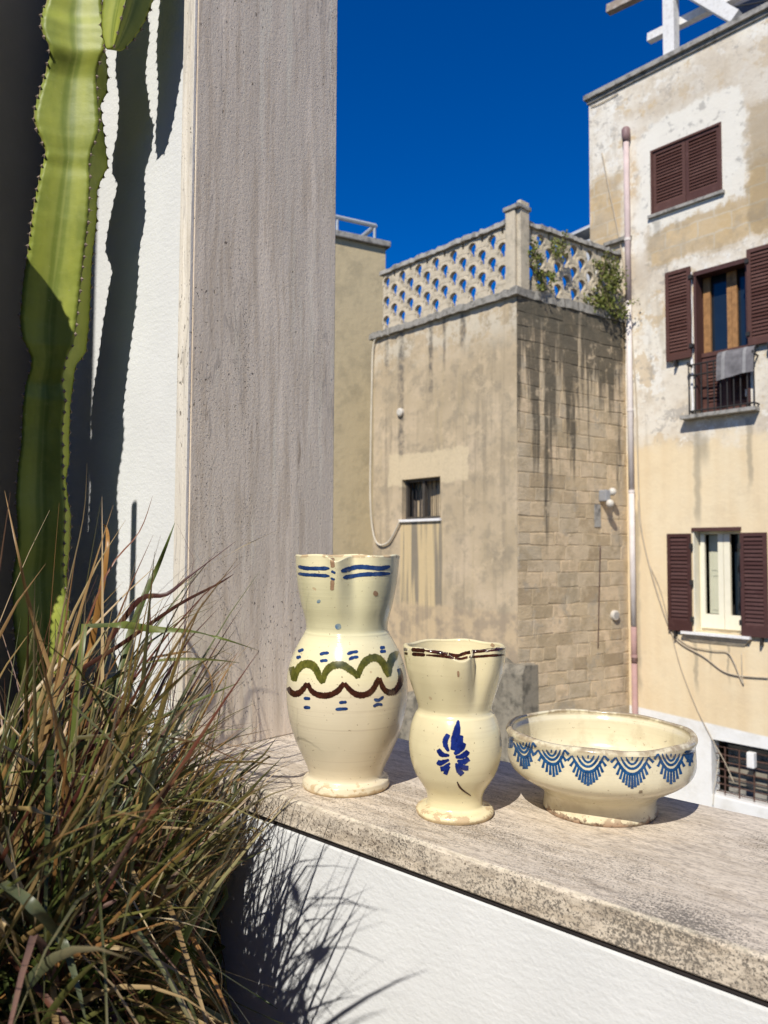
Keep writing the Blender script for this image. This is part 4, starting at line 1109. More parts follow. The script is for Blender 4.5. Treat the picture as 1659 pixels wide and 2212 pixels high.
class Pot:
    def __init__(s, name, label, cat, crop, base, axis_x, prof, mat, spout=None, wall=0.006, seg=160, wob=0.0012, floor=.012, seed=1, inner=None):
        s.crop = crop
        bx, by = crop(*base); s.base = on_z(bx, by, 1.0); s.base.z = 1.0004
        fl = Vector((_f0.x, _f0.y, 0)); s.front = -fl                  # towards the camera
        pts = []
        for (y, r) in prof:                                          # rim first
            X, Y = crop(axis_x, y); h = hit(X, Y, s.base, fl)
            D = (h - CAM).dot(CF); pts.append((h.z - 1.0, crop.r(r) * D / FPX))
        pts[-1] = (0.0, pts[-1][1])
        outer = catmull(pts[::-1], 7)                                # foot -> rim
        top = outer[-1][0]; s.top = top
        ins = inner if inner else [(z, max(r - wall, .004)) for z, r in outer[::-1] if z > floor + .002]
        lip = [(top + .0016, outer[-1][1] - wall * .25), (top + .0016, outer[-1][1] - wall * .75)]
        full = [(0.0, .002), (0.0, outer[0][1] * .5)] + outer + lip + ins[1:] + [(floor, ins[-1][1] * .5), (floor, .002)]
        rr = random.Random(seed); ph = [rr.uniform(0, 6.28) for _ in range(6)]
        s.spout = spout; z_neck = spout['neck'] if spout else 0
        ang0 = math.atan2(s.front.y, s.front.x)
        th0 = ang0 + (spout['turn'] if spout else 0)
        v = []; f = []
        for (z, r) in full:
            for k in range(seg):
                t = 2 * math.pi * k / seg
                d = ((t - th0 + math.pi) % (2 * math.pi)) - math.pi
                R_ = r * (1 + wob / .08 * (math.sin(2 * t + ph[0] + z * 9) * .5 + math.sin(3 * t + ph[1] - z * 14) * .35 + .3 * math.sin(5 * t + ph[2] + z * 30)))
                zz = z
                if spout and z > z_neck:
                    A = ((z - z_neck) / (top - z_neck)) ** spout['pow']
                    k1 = spout['bulge'] * math.exp(-(d / spout['bw']) ** 2)
                    k2 = spout['dent'] * (math.exp(-((d - spout['off']) / spout['dw']) ** 2) + spout.get('left', 1) * math.exp(-((d + spout['off']) / spout['dw']) ** 2))
                    R_ *= 1 + A * (k1 - k2)
                    zz -= A * A * spout['dip'] * math.exp(-(d / (spout['bw'] * 1.1)) ** 2)
                if z > top * .96:
                    zz += .0006 * math.sin(t * 3 + ph[3]) + .0007 * math.sin(t * 7 + ph[4])
                v.append(s.base + Vector((R_ * math.cos(t), R_ * math.sin(t), zz)))
        n = len(full)
        for i in range(n - 1):
            for k in range(seg):
                a = i * seg + k; b = i * seg + (k + 1) % seg
                f.append((a, b, b + seg, a + seg))
        f.append(tuple(range(seg))[::-1]); f.append(tuple((n - 1) * seg + k for k in range(seg)))
        s.root = thing(name, label, cat, s.base)
        mb = MB(); mb.v = v; mb.f = f
        s.body = mb.build('body', mat, s.root, True)
        s.bvh = BVHTree.FromPolygons([tuple(x) for x in v], f)
    def surf(s, x, y, off=.00035):
        X, Y = s.crop(x, y); d = ray(X, Y).normalized()
        loc, nor, idx, dist = s.bvh.ray_cast(CAM, d)
        if loc is None: return None
        if nor.dot(d) > 0: nor = -nor
        return loc + nor * off
    def stroke(s, name, pts, wd, mat, seed=0, taper=(0.4, 0.4), smooth=True):
        rr = random.Random(seed * 31 + len(pts))
        P = catmull(pts, 8) if smooth else pts
        n = len(P); wv = wd if isinstance(wd, (list, tuple)) else None
        mb = MB(); edge = []; prev = None
        for i, (x, y) in enumerate(P):
            tx = P[min(i + 1, n - 1)][0] - P[max(i - 1, 0)][0]; ty = P[min(i + 1, n - 1)][1] - P[max(i - 1, 0)][1]
            l = math.hypot(tx, ty) or 1; nx, ny = -ty / l, tx / l
            u = i / (n - 1)
            if wv:
                q = u * (len(wv) - 1); j = min(int(q), len(wv) - 2); ww = wv[j] * (1 - q + j) + wv[j + 1] * (q - j)
            else:
                e = min(1.0, u / .12) ; g_ = min(1.0, (1 - u) / .12)
                ww = wd * (taper[0] + (1 - taper[0]) * e) * (taper[1] + (1 - taper[1]) * g_)
            ww *= 1.28 * (1 + rr.uniform(-.10, .10))
            row = []
            for k, o_ in enumerate((-.62, -.3, 0, .3, .62)):
                h = s.surf(x + nx * ww * o_, y + ny * ww * o_)
                row.append((h, (0.0, .75, 1.0, .75, 0.0)[k] * (1.0 if 0 < i < n - 1 else .45)))
            if any(h is None for h, _ in row): prev = None; continue
            if prev is not None and (row[2][0] - prev[2]).length > .02: prev = None
            b0 = len(mb.v)
            for h, e in row: mb.v.append(h); edge.append(e)
            if prev is not None:
                for k in range(4): mb.f.append((pb + k, pb + k + 1, b0 + k + 1, b0 + k))
            prev = [h for h, _ in row]; pb = b0
        if not mb.f: return None
        o = mb.build(name, mat, s.body, True)
        at = o.data.attributes.new('edge', 'FLOAT', 'POINT'); at.data.foreach_set('value', edge)
        return o

P_BLUE = paint('cobalt_blue_paint', (0.03, 0.078, 0.22), (0.012, 0.03, 0.12))
P_INDIGO = paint('deep_blue_paint', (0.013, 0.034, 0.21), (0.006, 0.014, 0.11))
P_SLATE = paint('bowl_blue_paint', (0.022, 0.105, 0.26), (0.009, 0.05, 0.15))
P_OLIVE = paint('olive_green_paint', (0.14, 0.135, 0.025), (0.055, 0.06, 0.012))
P_BROWN = paint('dark_brown_paint', (0.075, 0.022, 0.012), (0.022, 0.008, 0.006))
P_RUST = paint('pale_wash_blue', (0.12, 0.22, 0.36), (0.34, 0.40, 0.36))
P_CLAY = paint('bare_clay_chip', (0.42, 0.28, 0.17), (0.33, 0.20, 0.12))

tallp = [(113, 314), (135, 312), (200, 307), (300, 294), (400, 274), (480, 252), (530, 244), (552, 245), (566, 252), (580, 258), (620, 281), (680, 312), (750, 339), (820, 355), (900, 361), (980, 358), (1060, 347), (1140, 327), (1220, 298), (1300, 262), (1350, 238), (1395, 222), (1418, 224), (1428, 240), (1436, 254), (1455, 259), (1474, 258), (1485, 250)]
TALL = Pot('tall_jug', 'tall cream jug with green and brown scalloped bands', 'jug', C1, (509, 1485), 516, tallp,
           glaze('cream_glaze_tall', (0.80, 0.73, 0.47), 1.016, 1.295, 'tall'),
           dict(neck=.185, pow=1.2, bulge=.10, bw=.13, dent=.25, off=.36, dw=.21, left=.30, dip=.006, turn=-.16), seed=2)
smallp = [(652, 309), (668, 309), (720, 304), (800, 288), (880, 263), (950, 239), (1005, 222), (1026, 221), (1042, 227), (1060, 240), (1120, 263), (1200, 276), (1260, 277), (1330, 267), (1400, 243), (1450, 214), (1500, 182), (1540, 167), (1570, 164), (1592, 168), (1602, 185), (1609, 216), (1618, 228), (1634, 232), (1650, 224)]
SMALL = Pot('small_jug', 'smaller cream jug with a single blue leaf motif', 'jug', C1, (1161, 1651), 1158, smallp,
            glaze('cream_glaze_small', (0.78, 0.69, 0.43), 1.014, 1.199, 'small'),
            dict(neck=.118, pow=1.1, bulge=.05, bw=.22, dent=.30, off=.40, dw=.17, left=.30, dip=.010, turn=.04), seed=4)
bowlp = [(565, 447), (572, 451), (582, 451), (594, 446), (608, 441), (650, 443), (700, 444), (742, 432), (772, 405), (798, 366), (820, 328), (840, 297), (858, 278), (876, 268), (902, 265), (928, 269), (942, 272), (952, 270)]
BOWL = Pot('footed_bowl', 'wide cream bowl with blue fringed arches below the rim', 'bowl', C2, (1057, 952), 1062, bowlp,
           glaze('cream_glaze_bowl', (0.72, 0.65, 0.46), 1.010, 1.0985, 'bowl'), wall=.007, floor=.03, seed=7, wob=.0005)

# ---- tall jug decoration
for pts, wd in (([(222, 172), (270, 183), (330, 185), (412, 184)], 17), ([(222, 215), (270, 222), (330, 225), (412, 230)], 15),
                ([(478, 202), (520, 190), (580, 176), (660, 180), (720, 184), (774, 172)], 20), ([(490, 240), (540, 232), (610, 222), (690, 218), (774, 216)], 18),
                ([(422, 200), (434, 207), (446, 212)], 11), ([(420, 242), (430, 248), (442, 252)], 10)):
    TALL.stroke('blue_stripe', pts, wd, P_BLUE, len(pts))
TALL.stroke('chip', [(428, 255), (428, 290), (425, 316)], 17, P_CLAY, 3)
TALL.stroke('chip', [(680, 320), (686, 336), (684, 350)], [6, 20, 22, 8], P_CLAY, 4)
TALL.stroke('chip', [(430, 122), (428, 150), (432, 180)], 18, P_CLAY, 6)
for pts, wd in (([(340, 375), (352, 390)], 22), ([(445, 528), (480, 540)], 30)):
    TALL.stroke('blue_smudge', pts, [wd * .2, wd * .75, wd * .9, wd * .7, wd * .2], P_RUST, 5)
for pts in ([(222, 684), (256, 670)], [(212, 722), (240, 714)], [(352, 702), (378, 694), (408, 692)], [(354, 742), (376, 738), (400, 738)],
            [(516, 700), (548, 688), (582, 684)], [(526, 732), (552, 720), (584, 716)], [(712, 662), (742, 658)], [(712, 684), (748, 682)],
            [(256, 964), (296, 966)], [(256, 1018), (296, 1020)], [(468, 990), (514, 986)], [(446, 1030), (520, 1026)], [(676, 970), (706, 974), (734, 952)], [(672, 1014), (700, 1000), (728, 1004)]):
    TALL.stroke('blue_dash', pts, [7, 14, 15, 13, 14, 6], P_BLUE, int(pts[0][0]))
green = [[(172, 745), (186, 790), (198, 862)], [(202, 862), (212, 810), (238, 772), (270, 758), (305, 765), (332, 795), (350, 840), (368, 876)],
         [(370, 872), (384, 815), (412, 780), (448, 764), (490, 766), (530, 790), (560, 815), (578, 845)],
         [(580, 842), (594, 790), (622, 748), (658, 724), (700, 725), (730, 755), (748, 800), (762, 836)],
         [(766, 832), (770, 770), (784, 726), (808, 704), (832, 712), (846, 760)]]
for gpts in green:
    TALL.stroke('green_scallop', gpts, [18, 27, 33, 36, 34, 32, 26, 12] if len(gpts) > 4 else 24, P_OLIVE, int(gpts[0][0]))
brown = [[(162, 895), (180, 925), (206, 938), (238, 925), (262, 896), (276, 872)], [(280, 872), (300, 915), (335, 940), (380, 948), (425, 940), (465, 915), (485, 888), (497, 870)],
         [(500, 872), (520, 900), (560, 935), (605, 945), (650, 930), (680, 895), (695, 860), (708, 840)], [(710, 842), (730, 900), (765, 928), (800, 920), (830, 880), (836, 830), (824, 785)]]
for gpts in brown:
    TALL.stroke('brown_scallop', gpts, [17, 22, 28, 27, 25, 22, 16], P_BROWN, int(gpts[0][0]))

# ---- small jug decoration
for pts, wd in (([(985, 678), (1040, 686), (1090, 694), (1130, 700), (1180, 708), (1222, 694), (1280, 684), (1360, 676), (1420, 670), (1462, 668)], 14),
                ([(990, 704), (1050, 708), (1110, 714), (1150, 722), (1200, 727), (1240, 718), (1320, 712), (1400, 706), (1462, 704)], 11),
                ([(856, 668), (878, 672)], 12), ([(858, 692), (880, 696)], 10), ([(902, 672), (985, 678)], 16), ([(906, 698), (985, 703)], 15)):
    SMALL.stroke('brown_stripe', pts, wd, P_BROWN, int(pts[0][0]))
SMALL.stroke('chip', [(1380, 640), (1400, 652)], 14, P_CLAY, 8)
SMALL.stroke('chip', [(1182, 800), (1184, 835)], 9, P_CLAY, 9)
leaf = [([(1183, 1096), (1176, 1150), (1164, 1210), (1150, 1275)], [8, 26, 40, 34, 20]), ([(1200, 1186), (1192, 1220), (1174, 1256), (1158, 1276)], [18, 30, 26, 14]),
        ([(1220, 1232), (1204, 1260), (1180, 1284), (1158, 1298)], [20, 28, 22, 12]), ([(1242, 1280), (1222, 1302), (1196, 1314), (1166, 1316)], [20, 28, 22, 12]),
        ([(1248, 1326), (1220, 1342), (1200, 1344), (1176, 1338)], [22, 28, 22, 10]), ([(1244, 1382), (1218, 1380), (1196, 1366), (1182, 1352)], [22, 26, 20, 10]),
        ([(1208, 1422), (1188, 1398), (1176, 1376), (1170, 1352)], [24, 26, 18, 8]), ([(1124, 1180), (1106, 1216), (1108, 1250), (1126, 1282)], [22, 26, 22, 10]),
        ([(1062, 1270), (1080, 1296), (1100, 1304), (1130, 1306)], [20, 26, 20, 10]), ([(1058, 1342), (1076, 1352), (1098, 1344), (1128, 1332)], [20, 26, 20, 10]),
        ([(1076, 1388), (1094, 1384), (1112, 1370), (1134, 1352)], [24, 24, 18, 8]), ([(1104, 1420), (1112, 1402), (1120, 1388), (1132, 1372)], [20, 20, 14, 8])]
for i, (pts, wd) in enumerate(leaf): SMALL.stroke('blue_petal', pts, [q_ * .95 for q_ in wd], P_INDIGO, i)
SMALL.stroke('brown_stem', [(1176, 1464), (1192, 1496), (1220, 1522), (1258, 1548)], [5, 9, 8, 4], P_BROWN, 2)

# ---- bowl decoration: fringed arches
def arch(cx, top, wd, tip, slant, n=15, seed=0):
    """nested arcs hanging from the rim with a fringe of strokes"""
    hw = wd / 2.0
    def U(sc, drop, k=11):
        return [(cx + slant * drop * (1 - (2 * i / (k - 1) - 1) ** 2) + hw * sc * (2 * i / (k - 1) - 1), top + drop * (1 - abs(2 * i / (k - 1) - 1) ** 2.2)) for i in range(k)]
    H = tip - top
    BOWL.stroke('blue_arch', U(.78, H * .56), 11, P_SLATE, seed); BOWL.stroke('blue_arch', U(.54, H * .38), 9, P_SLATE, seed + 1); BOWL.stroke('blue_arch', U(.30, H * .23, 7), 8, P_SLATE, seed + 2)
    BOWL.stroke('blue_dot', [(cx - 4, top + 6), (cx + 4, top + 7)], 11, P_SLATE, seed)
    for i in range(n):
        t = 2 * i / (n - 1) - 1
        x0 = cx + slant * H * .56 * (1 - t * t) + hw * .80 * t; y0 = top + H * .56 * (1 - abs(t) ** 2.2) + 2
        ln = H * (.20 + .26 * (1 - abs(t)))
        x1 = x0 + hw * .22 * t + slant * ln * .6; y1 = y0 + ln * (1 if abs(t) < .8 else .8)
        BOWL.stroke('blue_fringe', [(x0, y0), ((x0 + x1) / 2, (y0 + y1) / 2 + 1), (x1, y1)], [7, 8.5, 11], P_SLATE, i)
arch(1002, 692, 200, 836, .0, seed=1); arch(1218, 700, 205, 850, -.0, seed=2); arch(1408, 684, 160, 828, .0, 11, seed=3)
arch(822, 664, 165, 792, .12, 11, seed=4); arch(684, 628, 120, 758, .10, 10, seed=5); arch(1500, 668, 42, 740, .0, 5, seed=6)
arch(620, 600, 26, 660, .0, 4, seed=7)

# ================================================================== CACTUS
cl_ = [(0, 117), (29, 113), (67, 100), (103, 94), (127, 99), (137, 108), (156, 113), (192, 103), (240, 89), (281, 80), (305, 83), (331, 96), (353, 104), (377, 97), (398, 92), (474, 77), (540, 69), (615, 57), (664, 53), (690, 50), (732, 54), (768, 72), (792, 71), (825, 60), (882, 54), (957, 51), (1002, 45), (1077, 40), (1137, 44), (1182, 44), (1242, 33), (1330, 34), (1420, 42), (1540, 50), (1700, 60)]
cr_ = [(0, 209), (24, 214), (60, 217), (89, 227), (115, 226), (142, 220), (163, 209), (187, 203), (240, 206), (283, 209), (310, 205), (343, 192), (374, 188), (398, 190), (480, 186), (525, 180), (606, 170), (660, 164), (738, 155), (768, 140), (819, 131), (858, 138), (921, 131), (972, 132), (1032, 132), (1092, 137), (1152, 135), (1227, 132), (1330, 140), (1420, 138), (1540, 120), (1700, 105)]
ct_ = [(0, 214), (60, 222), (144, 230), (180, 228), (201, 214), (261, 222), (330, 231), (387, 207), (450, 206), (540, 195), (615, 192), (672, 189), (738, 182), (771, 160), (801, 156), (858, 149), (942, 146), (981, 147), (1026, 139), (1077, 144), (1107, 150), (1180, 148), (1242, 140), (1330, 146), (1420, 142), (1540, 124), (1700, 108)]
def interp(t, tab):
    if t <= tab[0][0]: return tab[0][1]
    for (a, b), (c, d) in zip(tab, tab[1:]):
        if t <= c: return b + (d - b) * (t - a) / (c - a)
    return tab[-1][1]
CV = 0.535                                         # distance of the stem's axis from the camera along the wall normal
CP = at_depth(130, 900, 1.0); CP = hit(130, 900, Vector((0, CV, 0)), Vector((0, 1, 0)))
CACT = thing('cactus', 'tall green ribbed cactus with wavy spiny edges against the white wall', 'cactus', Vector((CP.x, CP.y, 0.66)))
MC = cactus_mat(); M_AREOLE = simple('spine_pads', (0.22, 0.17, 0.13), 0.8, 0.8, 400)
def stem(rows, name, ribs, par, wave=0.0015, wl=0.017, seed=0):
    """rows: (centre, [radius per rib]); ribs: angles relative to the camera direction (right positive)"""
    v = []; f = []; rib_at = []; pads = []
    nb = len(ribs); per = 14
    for (c, rad) in rows:
        base = math.atan2(-c.y, -c.x)
        ring = []
        for i in range(nb):
            a0 = ribs[i]; a1 = ribs[(i + 1) % nb]
            if a1 <= a0: a1 += 2 * math.pi
            R0 = rad[i]; R1 = rad[(i + 1) % nb]
            W0 = wave * (abs(math.sin(c.z / wl * math.pi + i * 1.3)) - .4)
            W1 = wave * (abs(math.sin(c.z / wl * math.pi + ((i + 1) % nb) * 1.3)) - .4)
            half = (a1 - a0) / 2
            for k in range(per):
                t = k / per; a = a0 + (a1 - a0) * t
                # straight chord between rib tips, pulled in towards a soft valley
                p0 = Vector((math.cos(a0), math.sin(a0))) * R0; p1 = Vector((math.cos(a1), math.sin(a1))) * R1
                q = p0.lerp(p1, t)
                pull = 1 - .34 * (math.sin(math.pi * t) ** 1.3) if half < 1.2 else 1 - .20 * math.sin(math.pi * t)
                q = q * pull
                if k == 0: q = p0 * (1 + W0 / R0)
                if k == per - 1: q = q * (1 + .35 * W1 / R1)
                if k == 1: q = q * (1 + .35 * W0 / R0)
                w = abs(2 * t - 1)
                rib_at.append(w)
                ang = base + 0; 
                fx, fy = math.cos(ang), math.sin(ang)      # towards the camera
                rx, ry = -fy, fx                            # image right
                v.append(Vector((c.x + fx * q.x + rx * q.y, c.y + fy * q.x + ry * q.y, c.z)))
    m = nb * per; n = len(rows)
    for i in range(n - 1):
        for k in range(m):
            a = i * m + k; b = i * m + (k + 1) % m
            f.append((a, b, b + m, a + m))
    f.append(tuple(range(m))[::-1]); f.append(tuple((n - 1) * m + k for k in range(m)))
    mb = MB(); mb.v = v; mb.f = f
    o = mb.build(name, MC, par, True)
    at = o.data.attributes.new('rib', 'FLOAT', 'POINT'); at.data.foreach_set('value', rib_at)
    # spine pads on the crest of each wave
    rr = random.Random(seed); pm = MB()
    for i in range(nb):
        last = None
        for j, (c, rad) in enumerate(rows):
            ph = (c.z / wl + i * 1.3 / math.pi) % 1.0
            cell = math.floor(c.z / wl + i * 1.3 / math.pi)
            if last is None: last = cell
            if cell != last and True:
                last = cell
                jj = min(n - 1, max(0, j - 0))
                # crest is half a period away
                tgt = c.z - wl * .5
                jj = min(range(n), key=lambda q_: abs(rows[q_][0].z - tgt))
                p0 = v[jj * m + i * per]; cc = rows[jj][0]
                d = Vector((p0.x - cc.x, p0.y - cc.y, 0)).normalized(); s_ = Vector((-d.y, d.x, 0)); sz = rr.uniform(.0020, .0030)
                cn = p0 + d * (-.0006)
                pm.add([cn + Vector((0, 0, sz * 1.5)), cn - Vector((0, 0, sz * 1.5)), cn + s_ * sz, cn - s_ * sz, cn + d * sz * 1.3],
                       [(0, 2, 4), (2, 1, 4), (1, 3, 4), (3, 0, 4)])
                for sg in (-1, 1):
                    tip = cn + d * sz * rr.uniform(1.6, 2.6) + s_ * sg * sz * rr.uniform(.4, 1.2) + Vector((0, 0, rr.uniform(-.002, .002)))
                    pm.add([cn + Vector((0, 0, .0005)), cn - Vector((0, 0, .0005)), cn + s_ * .0006, tip], [(0, 1, 3), (1, 2, 3), (2, 0, 3)])
    pads = pm.build('spine_pads', M_AREOLE, o); pads['kind'] = 'stuff'
    return o
rows = []
for i in range(0, 760):
    z = 0.66 + i * 0.0030
    # find the picture row of this height at the stem's depth
    c0 = Vector((CP.x, CV, z)); y = proj(c0)[1]
    if y > 1700: y = 1700
    yy = max(y, -400)
    def smooth_i(tab): return sum(interp(yy + q_, tab) * (13 - abs(q_)) for q_ in range(-12, 13, 3)) / sum(13 - abs(q_) for q_ in range(-12, 13, 3))
    if yy >= 0: xl, xr, xt = smooth_i(cl_), smooth_i(cr_), smooth_i(ct_)
    else:
        w_ = 1 + .12 * math.sin(yy * .035); xc = 163; xl, xr, xt = xc - 48 * w_, xc + 48 * w_, xc + 56 * w_
    xc = xl + .56 * (xr - xl)
    h = hit(xc, y if y > -2000 else -2000, Vector((0, CV, 0)), Vector((0, 1, 0)))
    D = (h - CAM).dot(CF); sp = D / FPX
    Rm = (xr - xl) * sp / 1.68; Rt = max(.01, (xt - xc) * sp / .88)
    c = Vector((h.x, CV, z))
    rows.append((c, [Rm, Rm, Rt, Rm * 1.3]))
    if z > 2.5: break
# taper at the top
stem(rows, 'stem', [math.radians(q) for q in (-70, 48, 118, 205)], CACT, seed=1)
# side arm, upper right
arm = []
b0 = hit(240, 92, Vector((0, CV + .005, 0)), Vector((0, 1, 0))); b1 = hit(285, -60, Vector((0, CV + .03, 0)), Vector((0, 1, 0)))
for i in range(150):
    z = b0.z + i * .003; t = min(1.0, i / 45.0)
    x = b0.x - .012 * (1 - t) + (b1.x - b0.x) * min(1, (z - b0.z) / (b1.z - b0.z)) * .9
    Rr = .008 + .034 * t ** .7 + .003 * math.sin(i * .12)
    arm.append((Vector((x, CV + .015 + .02 * t, z)), [Rr * 1.1, Rr, Rr * 1.15]))
    if z > 2.55: break
stem(arm, 'arm', [math.radians(q) for q in (-112, 8, 100)], CACT, seed=2)

# second stem added out of view, towards the sun, to shade the main stem
st2 = []
for i in range(0, 560):
    z = .66 + i * .003
    R2 = .050 + .006 * math.sin(z * 17) + .004 * math.sin(z * 41 + 1)
    if z > 1.86: R2 *= max(.05, math.sqrt(max(0.0, 1 - ((z - 1.86) / .10) ** 2)))
    st2.append((Vector((CP.x + .035 + .012 * math.sin(z * 4), CV - .27, z)), [R2, R2, R2 * .95, R2]))
    if z > 1.955: break
stem(st2, 'stem', [math.radians(q) for q in (-60, 30, 120, 210)], CACT, seed=5)

# planter for the cactus and pot for the grass, both below the picture's edge
PL = thing('planter', 'low dark planter trough at the foot of the cactus', 'planter', Vector((-1.27, .40, 0)))
mb = MB(); px0, px1, py0, py1, pt, pw = -1.44, -1.135, .12, .640, .70, .025
mb.box((px0, py0, 0), (px1, py0 + pw, pt)); mb.box((px0, py1 - pw, 0), (px1, py1, pt)); mb.box((px0, py0 + pw, 0), (px0 + pw, py1 - pw, pt)); mb.box((px1 - pw, py0 + pw, 0), (px1, py1 - pw, pt))
mb.build('trough', M['clay'], PL)
MB().box((px0 + pw + .002, py0 + pw + .002, .05), (px1 - pw - .002, py1 - pw - .002, pt - .03)).build('soil', M['soil'], PL)
GP = thing('flower_pot', 'dark round pot hidden under the big grass clump', 'pot', Vector((-.82, .36, 0)))
mb = MB().tube([Vector((-.82, .36, z_)) for z_ in (0.0, .66, .68, .72, .72, .695)], [.11, .14, .15, .15, .135, .133], 28)
mb.build('pot', M['clay'], GP, True)
MB().tube([Vector((-.82, .36, .68)), Vector((-.82, .36, .702))], .132, 24).build('soil', M['soil'], GP)
SB = thing('shade_shrub', 'unseen leafy shrub in a dark pot, added to shade the grass', 'shrub', Vector((-.64, -.14, 0)))  # out-of-view shrub added to cast shade on the lower grass
MB().tube([Vector((-.64, -.14, z_)) for z_ in (0.0, .42, .45, .50, .50, .47)], [.11, .15, .165, .165, .148, .146], 24).build('pot', M['clay'], SB, True)
rs_ = random.Random(77); lv = MB(); stt = MB()
for i in range(80):
    a_ = rs_.uniform(0, 6.283); e_ = Vector((-.64 + .23 * math.cos(a_) * rs_.uniform(.2, 1), -.14 + .20 * math.sin(a_) * rs_.uniform(.2, 1), rs_.uniform(.80, 1.50)))
    b_ = Vector((-.64, -.14, .48)); m_ = b_.lerp(e_, .5) + Vector((rs_.uniform(-.04, .04), rs_.uniform(-.04, .04), .04))
    stt.tube([b_, m_, e_], [.006, .004, .002], 4, False)
    for k in range(75):
        p_ = m_.lerp(e_, rs_.uniform(0, 1.05)) + Vector((rs_.gauss(0, 1), rs_.gauss(0, 1), rs_.gauss(0, 1))) * .045
        u_ = Vector((rs_.gauss(0, 1), rs_.gauss(0, 1), rs_.gauss(0, .7))).normalized(); w_ = u_.orthogonal().normalized(); l_ = rs_.uniform(.025, .05)
        lv.add([p_, p_ + u_ * l_ * .5 + w_ * l_ * .22, p_ + u_ * l_, p_ + u_ * l_ * .5 - w_ * l_ * .22], [(0, 1, 2, 3)])
stt.build('stems', M['bamboo'], SB)['kind'] = 'stuff'
lv.build('leaves', leaf_mat('dark_shrub_leaf', (0.04, 0.07, 0.018), (0.07, 0.10, 0.025)), SB)['kind'] = 'stuff'
# cane that throws the narrow shadow on the white wall
sp_ = hit(290, 1092, Vector((0, .656, 0)), Vector((0, 1, 0)))
tp = sp_ + SUND * 0.62
tag(MB().tube([Vector((tp.x, tp.y, .002)), Vector((tp.x, tp.y, 1.0)), tp], .0085, 8).build('garden_cane', M['bamboo'], None, True, origin=Vector((tp.x, tp.y, .002))), 'upright bamboo cane beside the grass pot', 'cane')

# ================================================================== ORNAMENTAL GRASS
GR = thing('ornamental_grass', 'big clump of green and straw-coloured ornamental grass in the foreground', 'grass clump', Vector((-.82, .36, .70)))
MBL = blade_mat()
POLY = [(-900, 930), (0, 960), (170, 965), (210, 1060), (300, 1100), (385, 1120), (430, 1190), (600, 1150), (560, 1260), (520, 1330), (560, 1400), (540, 1500), (600, 1560), (665, 1690), (600, 1760), (600, 1830), (500, 1890), (480, 2000), (490, 2120), (520, 2212), (520, 4000), (-900, 4000)]
def inside(x, y):
    c = False; n = len(POLY)
    for i in range(n):
        x0, y0 = POLY[i]; x1, y1 = POLY[(i + 1) % n]
        if (y0 > y) != (y1 > y) and x < (x1 - x0) * (y - y0) / (y1 - y0) + x0: c = not c
    return c
GREENS = [(0.07, 0.105, 0.022), (0.10, 0.14, 0.03), (0.14, 0.17, 0.045), (0.05, 0.085, 0.02), (0.13, 0.17, 0.085), (0.17, 0.19, 0.06)]
STRAWS = [(0.42, 0.29, 0.12), (0.34, 0.21, 0.08), (0.50, 0.37, 0.19), (0.26, 0.14, 0.05), (0.38, 0.19, 0.06), (0.55, 0.43, 0.25)]
REDS = [(0.13, 0.035, 0.03), (0.17, 0.06, 0.035), (0.09, 0.03, 0.035), (0.20, 0.12, 0.11)]
rg = random.Random(21)
JUG_C = TALL.base
def blade_path(kind):
    """centre line of one blade from its root, or None when it would leave the clump"""
    far = rg.random()
    ra_, rr_ = rg.uniform(0, 6.283), .14 * math.sqrt(rg.random())
    root = Vector((-.82 + rr_ * math.cos(ra_), .36 + rr_ * math.sin(ra_), .70 + rg.uniform(0, .14)))
    az = rg.gauss(-0.05, 1.05) if kind != 'curl' else rg.uniform(-1.3, 1.3)          # 0 = image right
    d2 = _r0 * math.cos(az) - Vector((_f0.x, _f0.y, 0)) * math.sin(az) * .8
    el = math.radians(min(84, max(4, rg.gauss(43, 19))))
    if kind == 'low': el = math.radians(rg.uniform(-5, 55))
    d = (d2.normalized() * math.cos(el) + Vector((0, 0, math.sin(el)))).normalized()
    L = {'wide': rg.uniform(.26, .60), 'fine': rg.uniform(.24, .62), 'low': rg.uniform(.25, .58), 'curl': rg.uniform(.25, .5), 'wisp': rg.uniform(.42, .72)}[kind]
    droop = {'wide': rg.uniform(.3, 2.2), 'fine': rg.uniform(.3, 2.6), 'low': rg.uniform(1.6, 4.2), 'curl': rg.uniform(2.0, 5.0), 'wisp': rg.uniform(.1, 1.4)}[kind]
    n = 14 if kind in ('curl', 'low') else 11
    p = root.copy(); pts = [p.copy()]; ds = L / (n - 1)
    kx = rg.uniform(-1.0, 1.0); tw = rg.uniform(-.8, .8) * (2.2 if kind == 'curl' else .6)
    kinkat = rg.randint(4, n - 3) if rg.random() < .18 and kind != 'wisp' else -1
    for i in range(n - 1):
        t = i / (n - 1)
        d = d + Vector((0, 0, -1)) * droop * ds * (.5 + 2.2 * t) + Vector((-d.y, d.x, 0)) * tw * ds
        if i == kinkat: d = d + Vector((0, 0, -1)) * rg.uniform(.4, 1.2) + d2 * .2
        d.normalize(); p = p + d * ds; pts.append(p.copy())
    for k, q in enumerate(pts):
        if q.y > .626 and (q.z < 1.012 or q.x < JX + .01): 
            if k < 4: return None
            q.y = .626 - rg.uniform(0, .012)
        if q.x < -1.3 and q.y > .3: q.x = -1.3
        if (q.xy - JUG_C.xy).length < .105 and q.z > .97: return None
        if q.z < .45: return None
        if (q - CAM).dot(CF) < .34: return None
        X, Y, D = proj(q)
        if Y < 2260 and not inside(X, Y): return None
    return pts
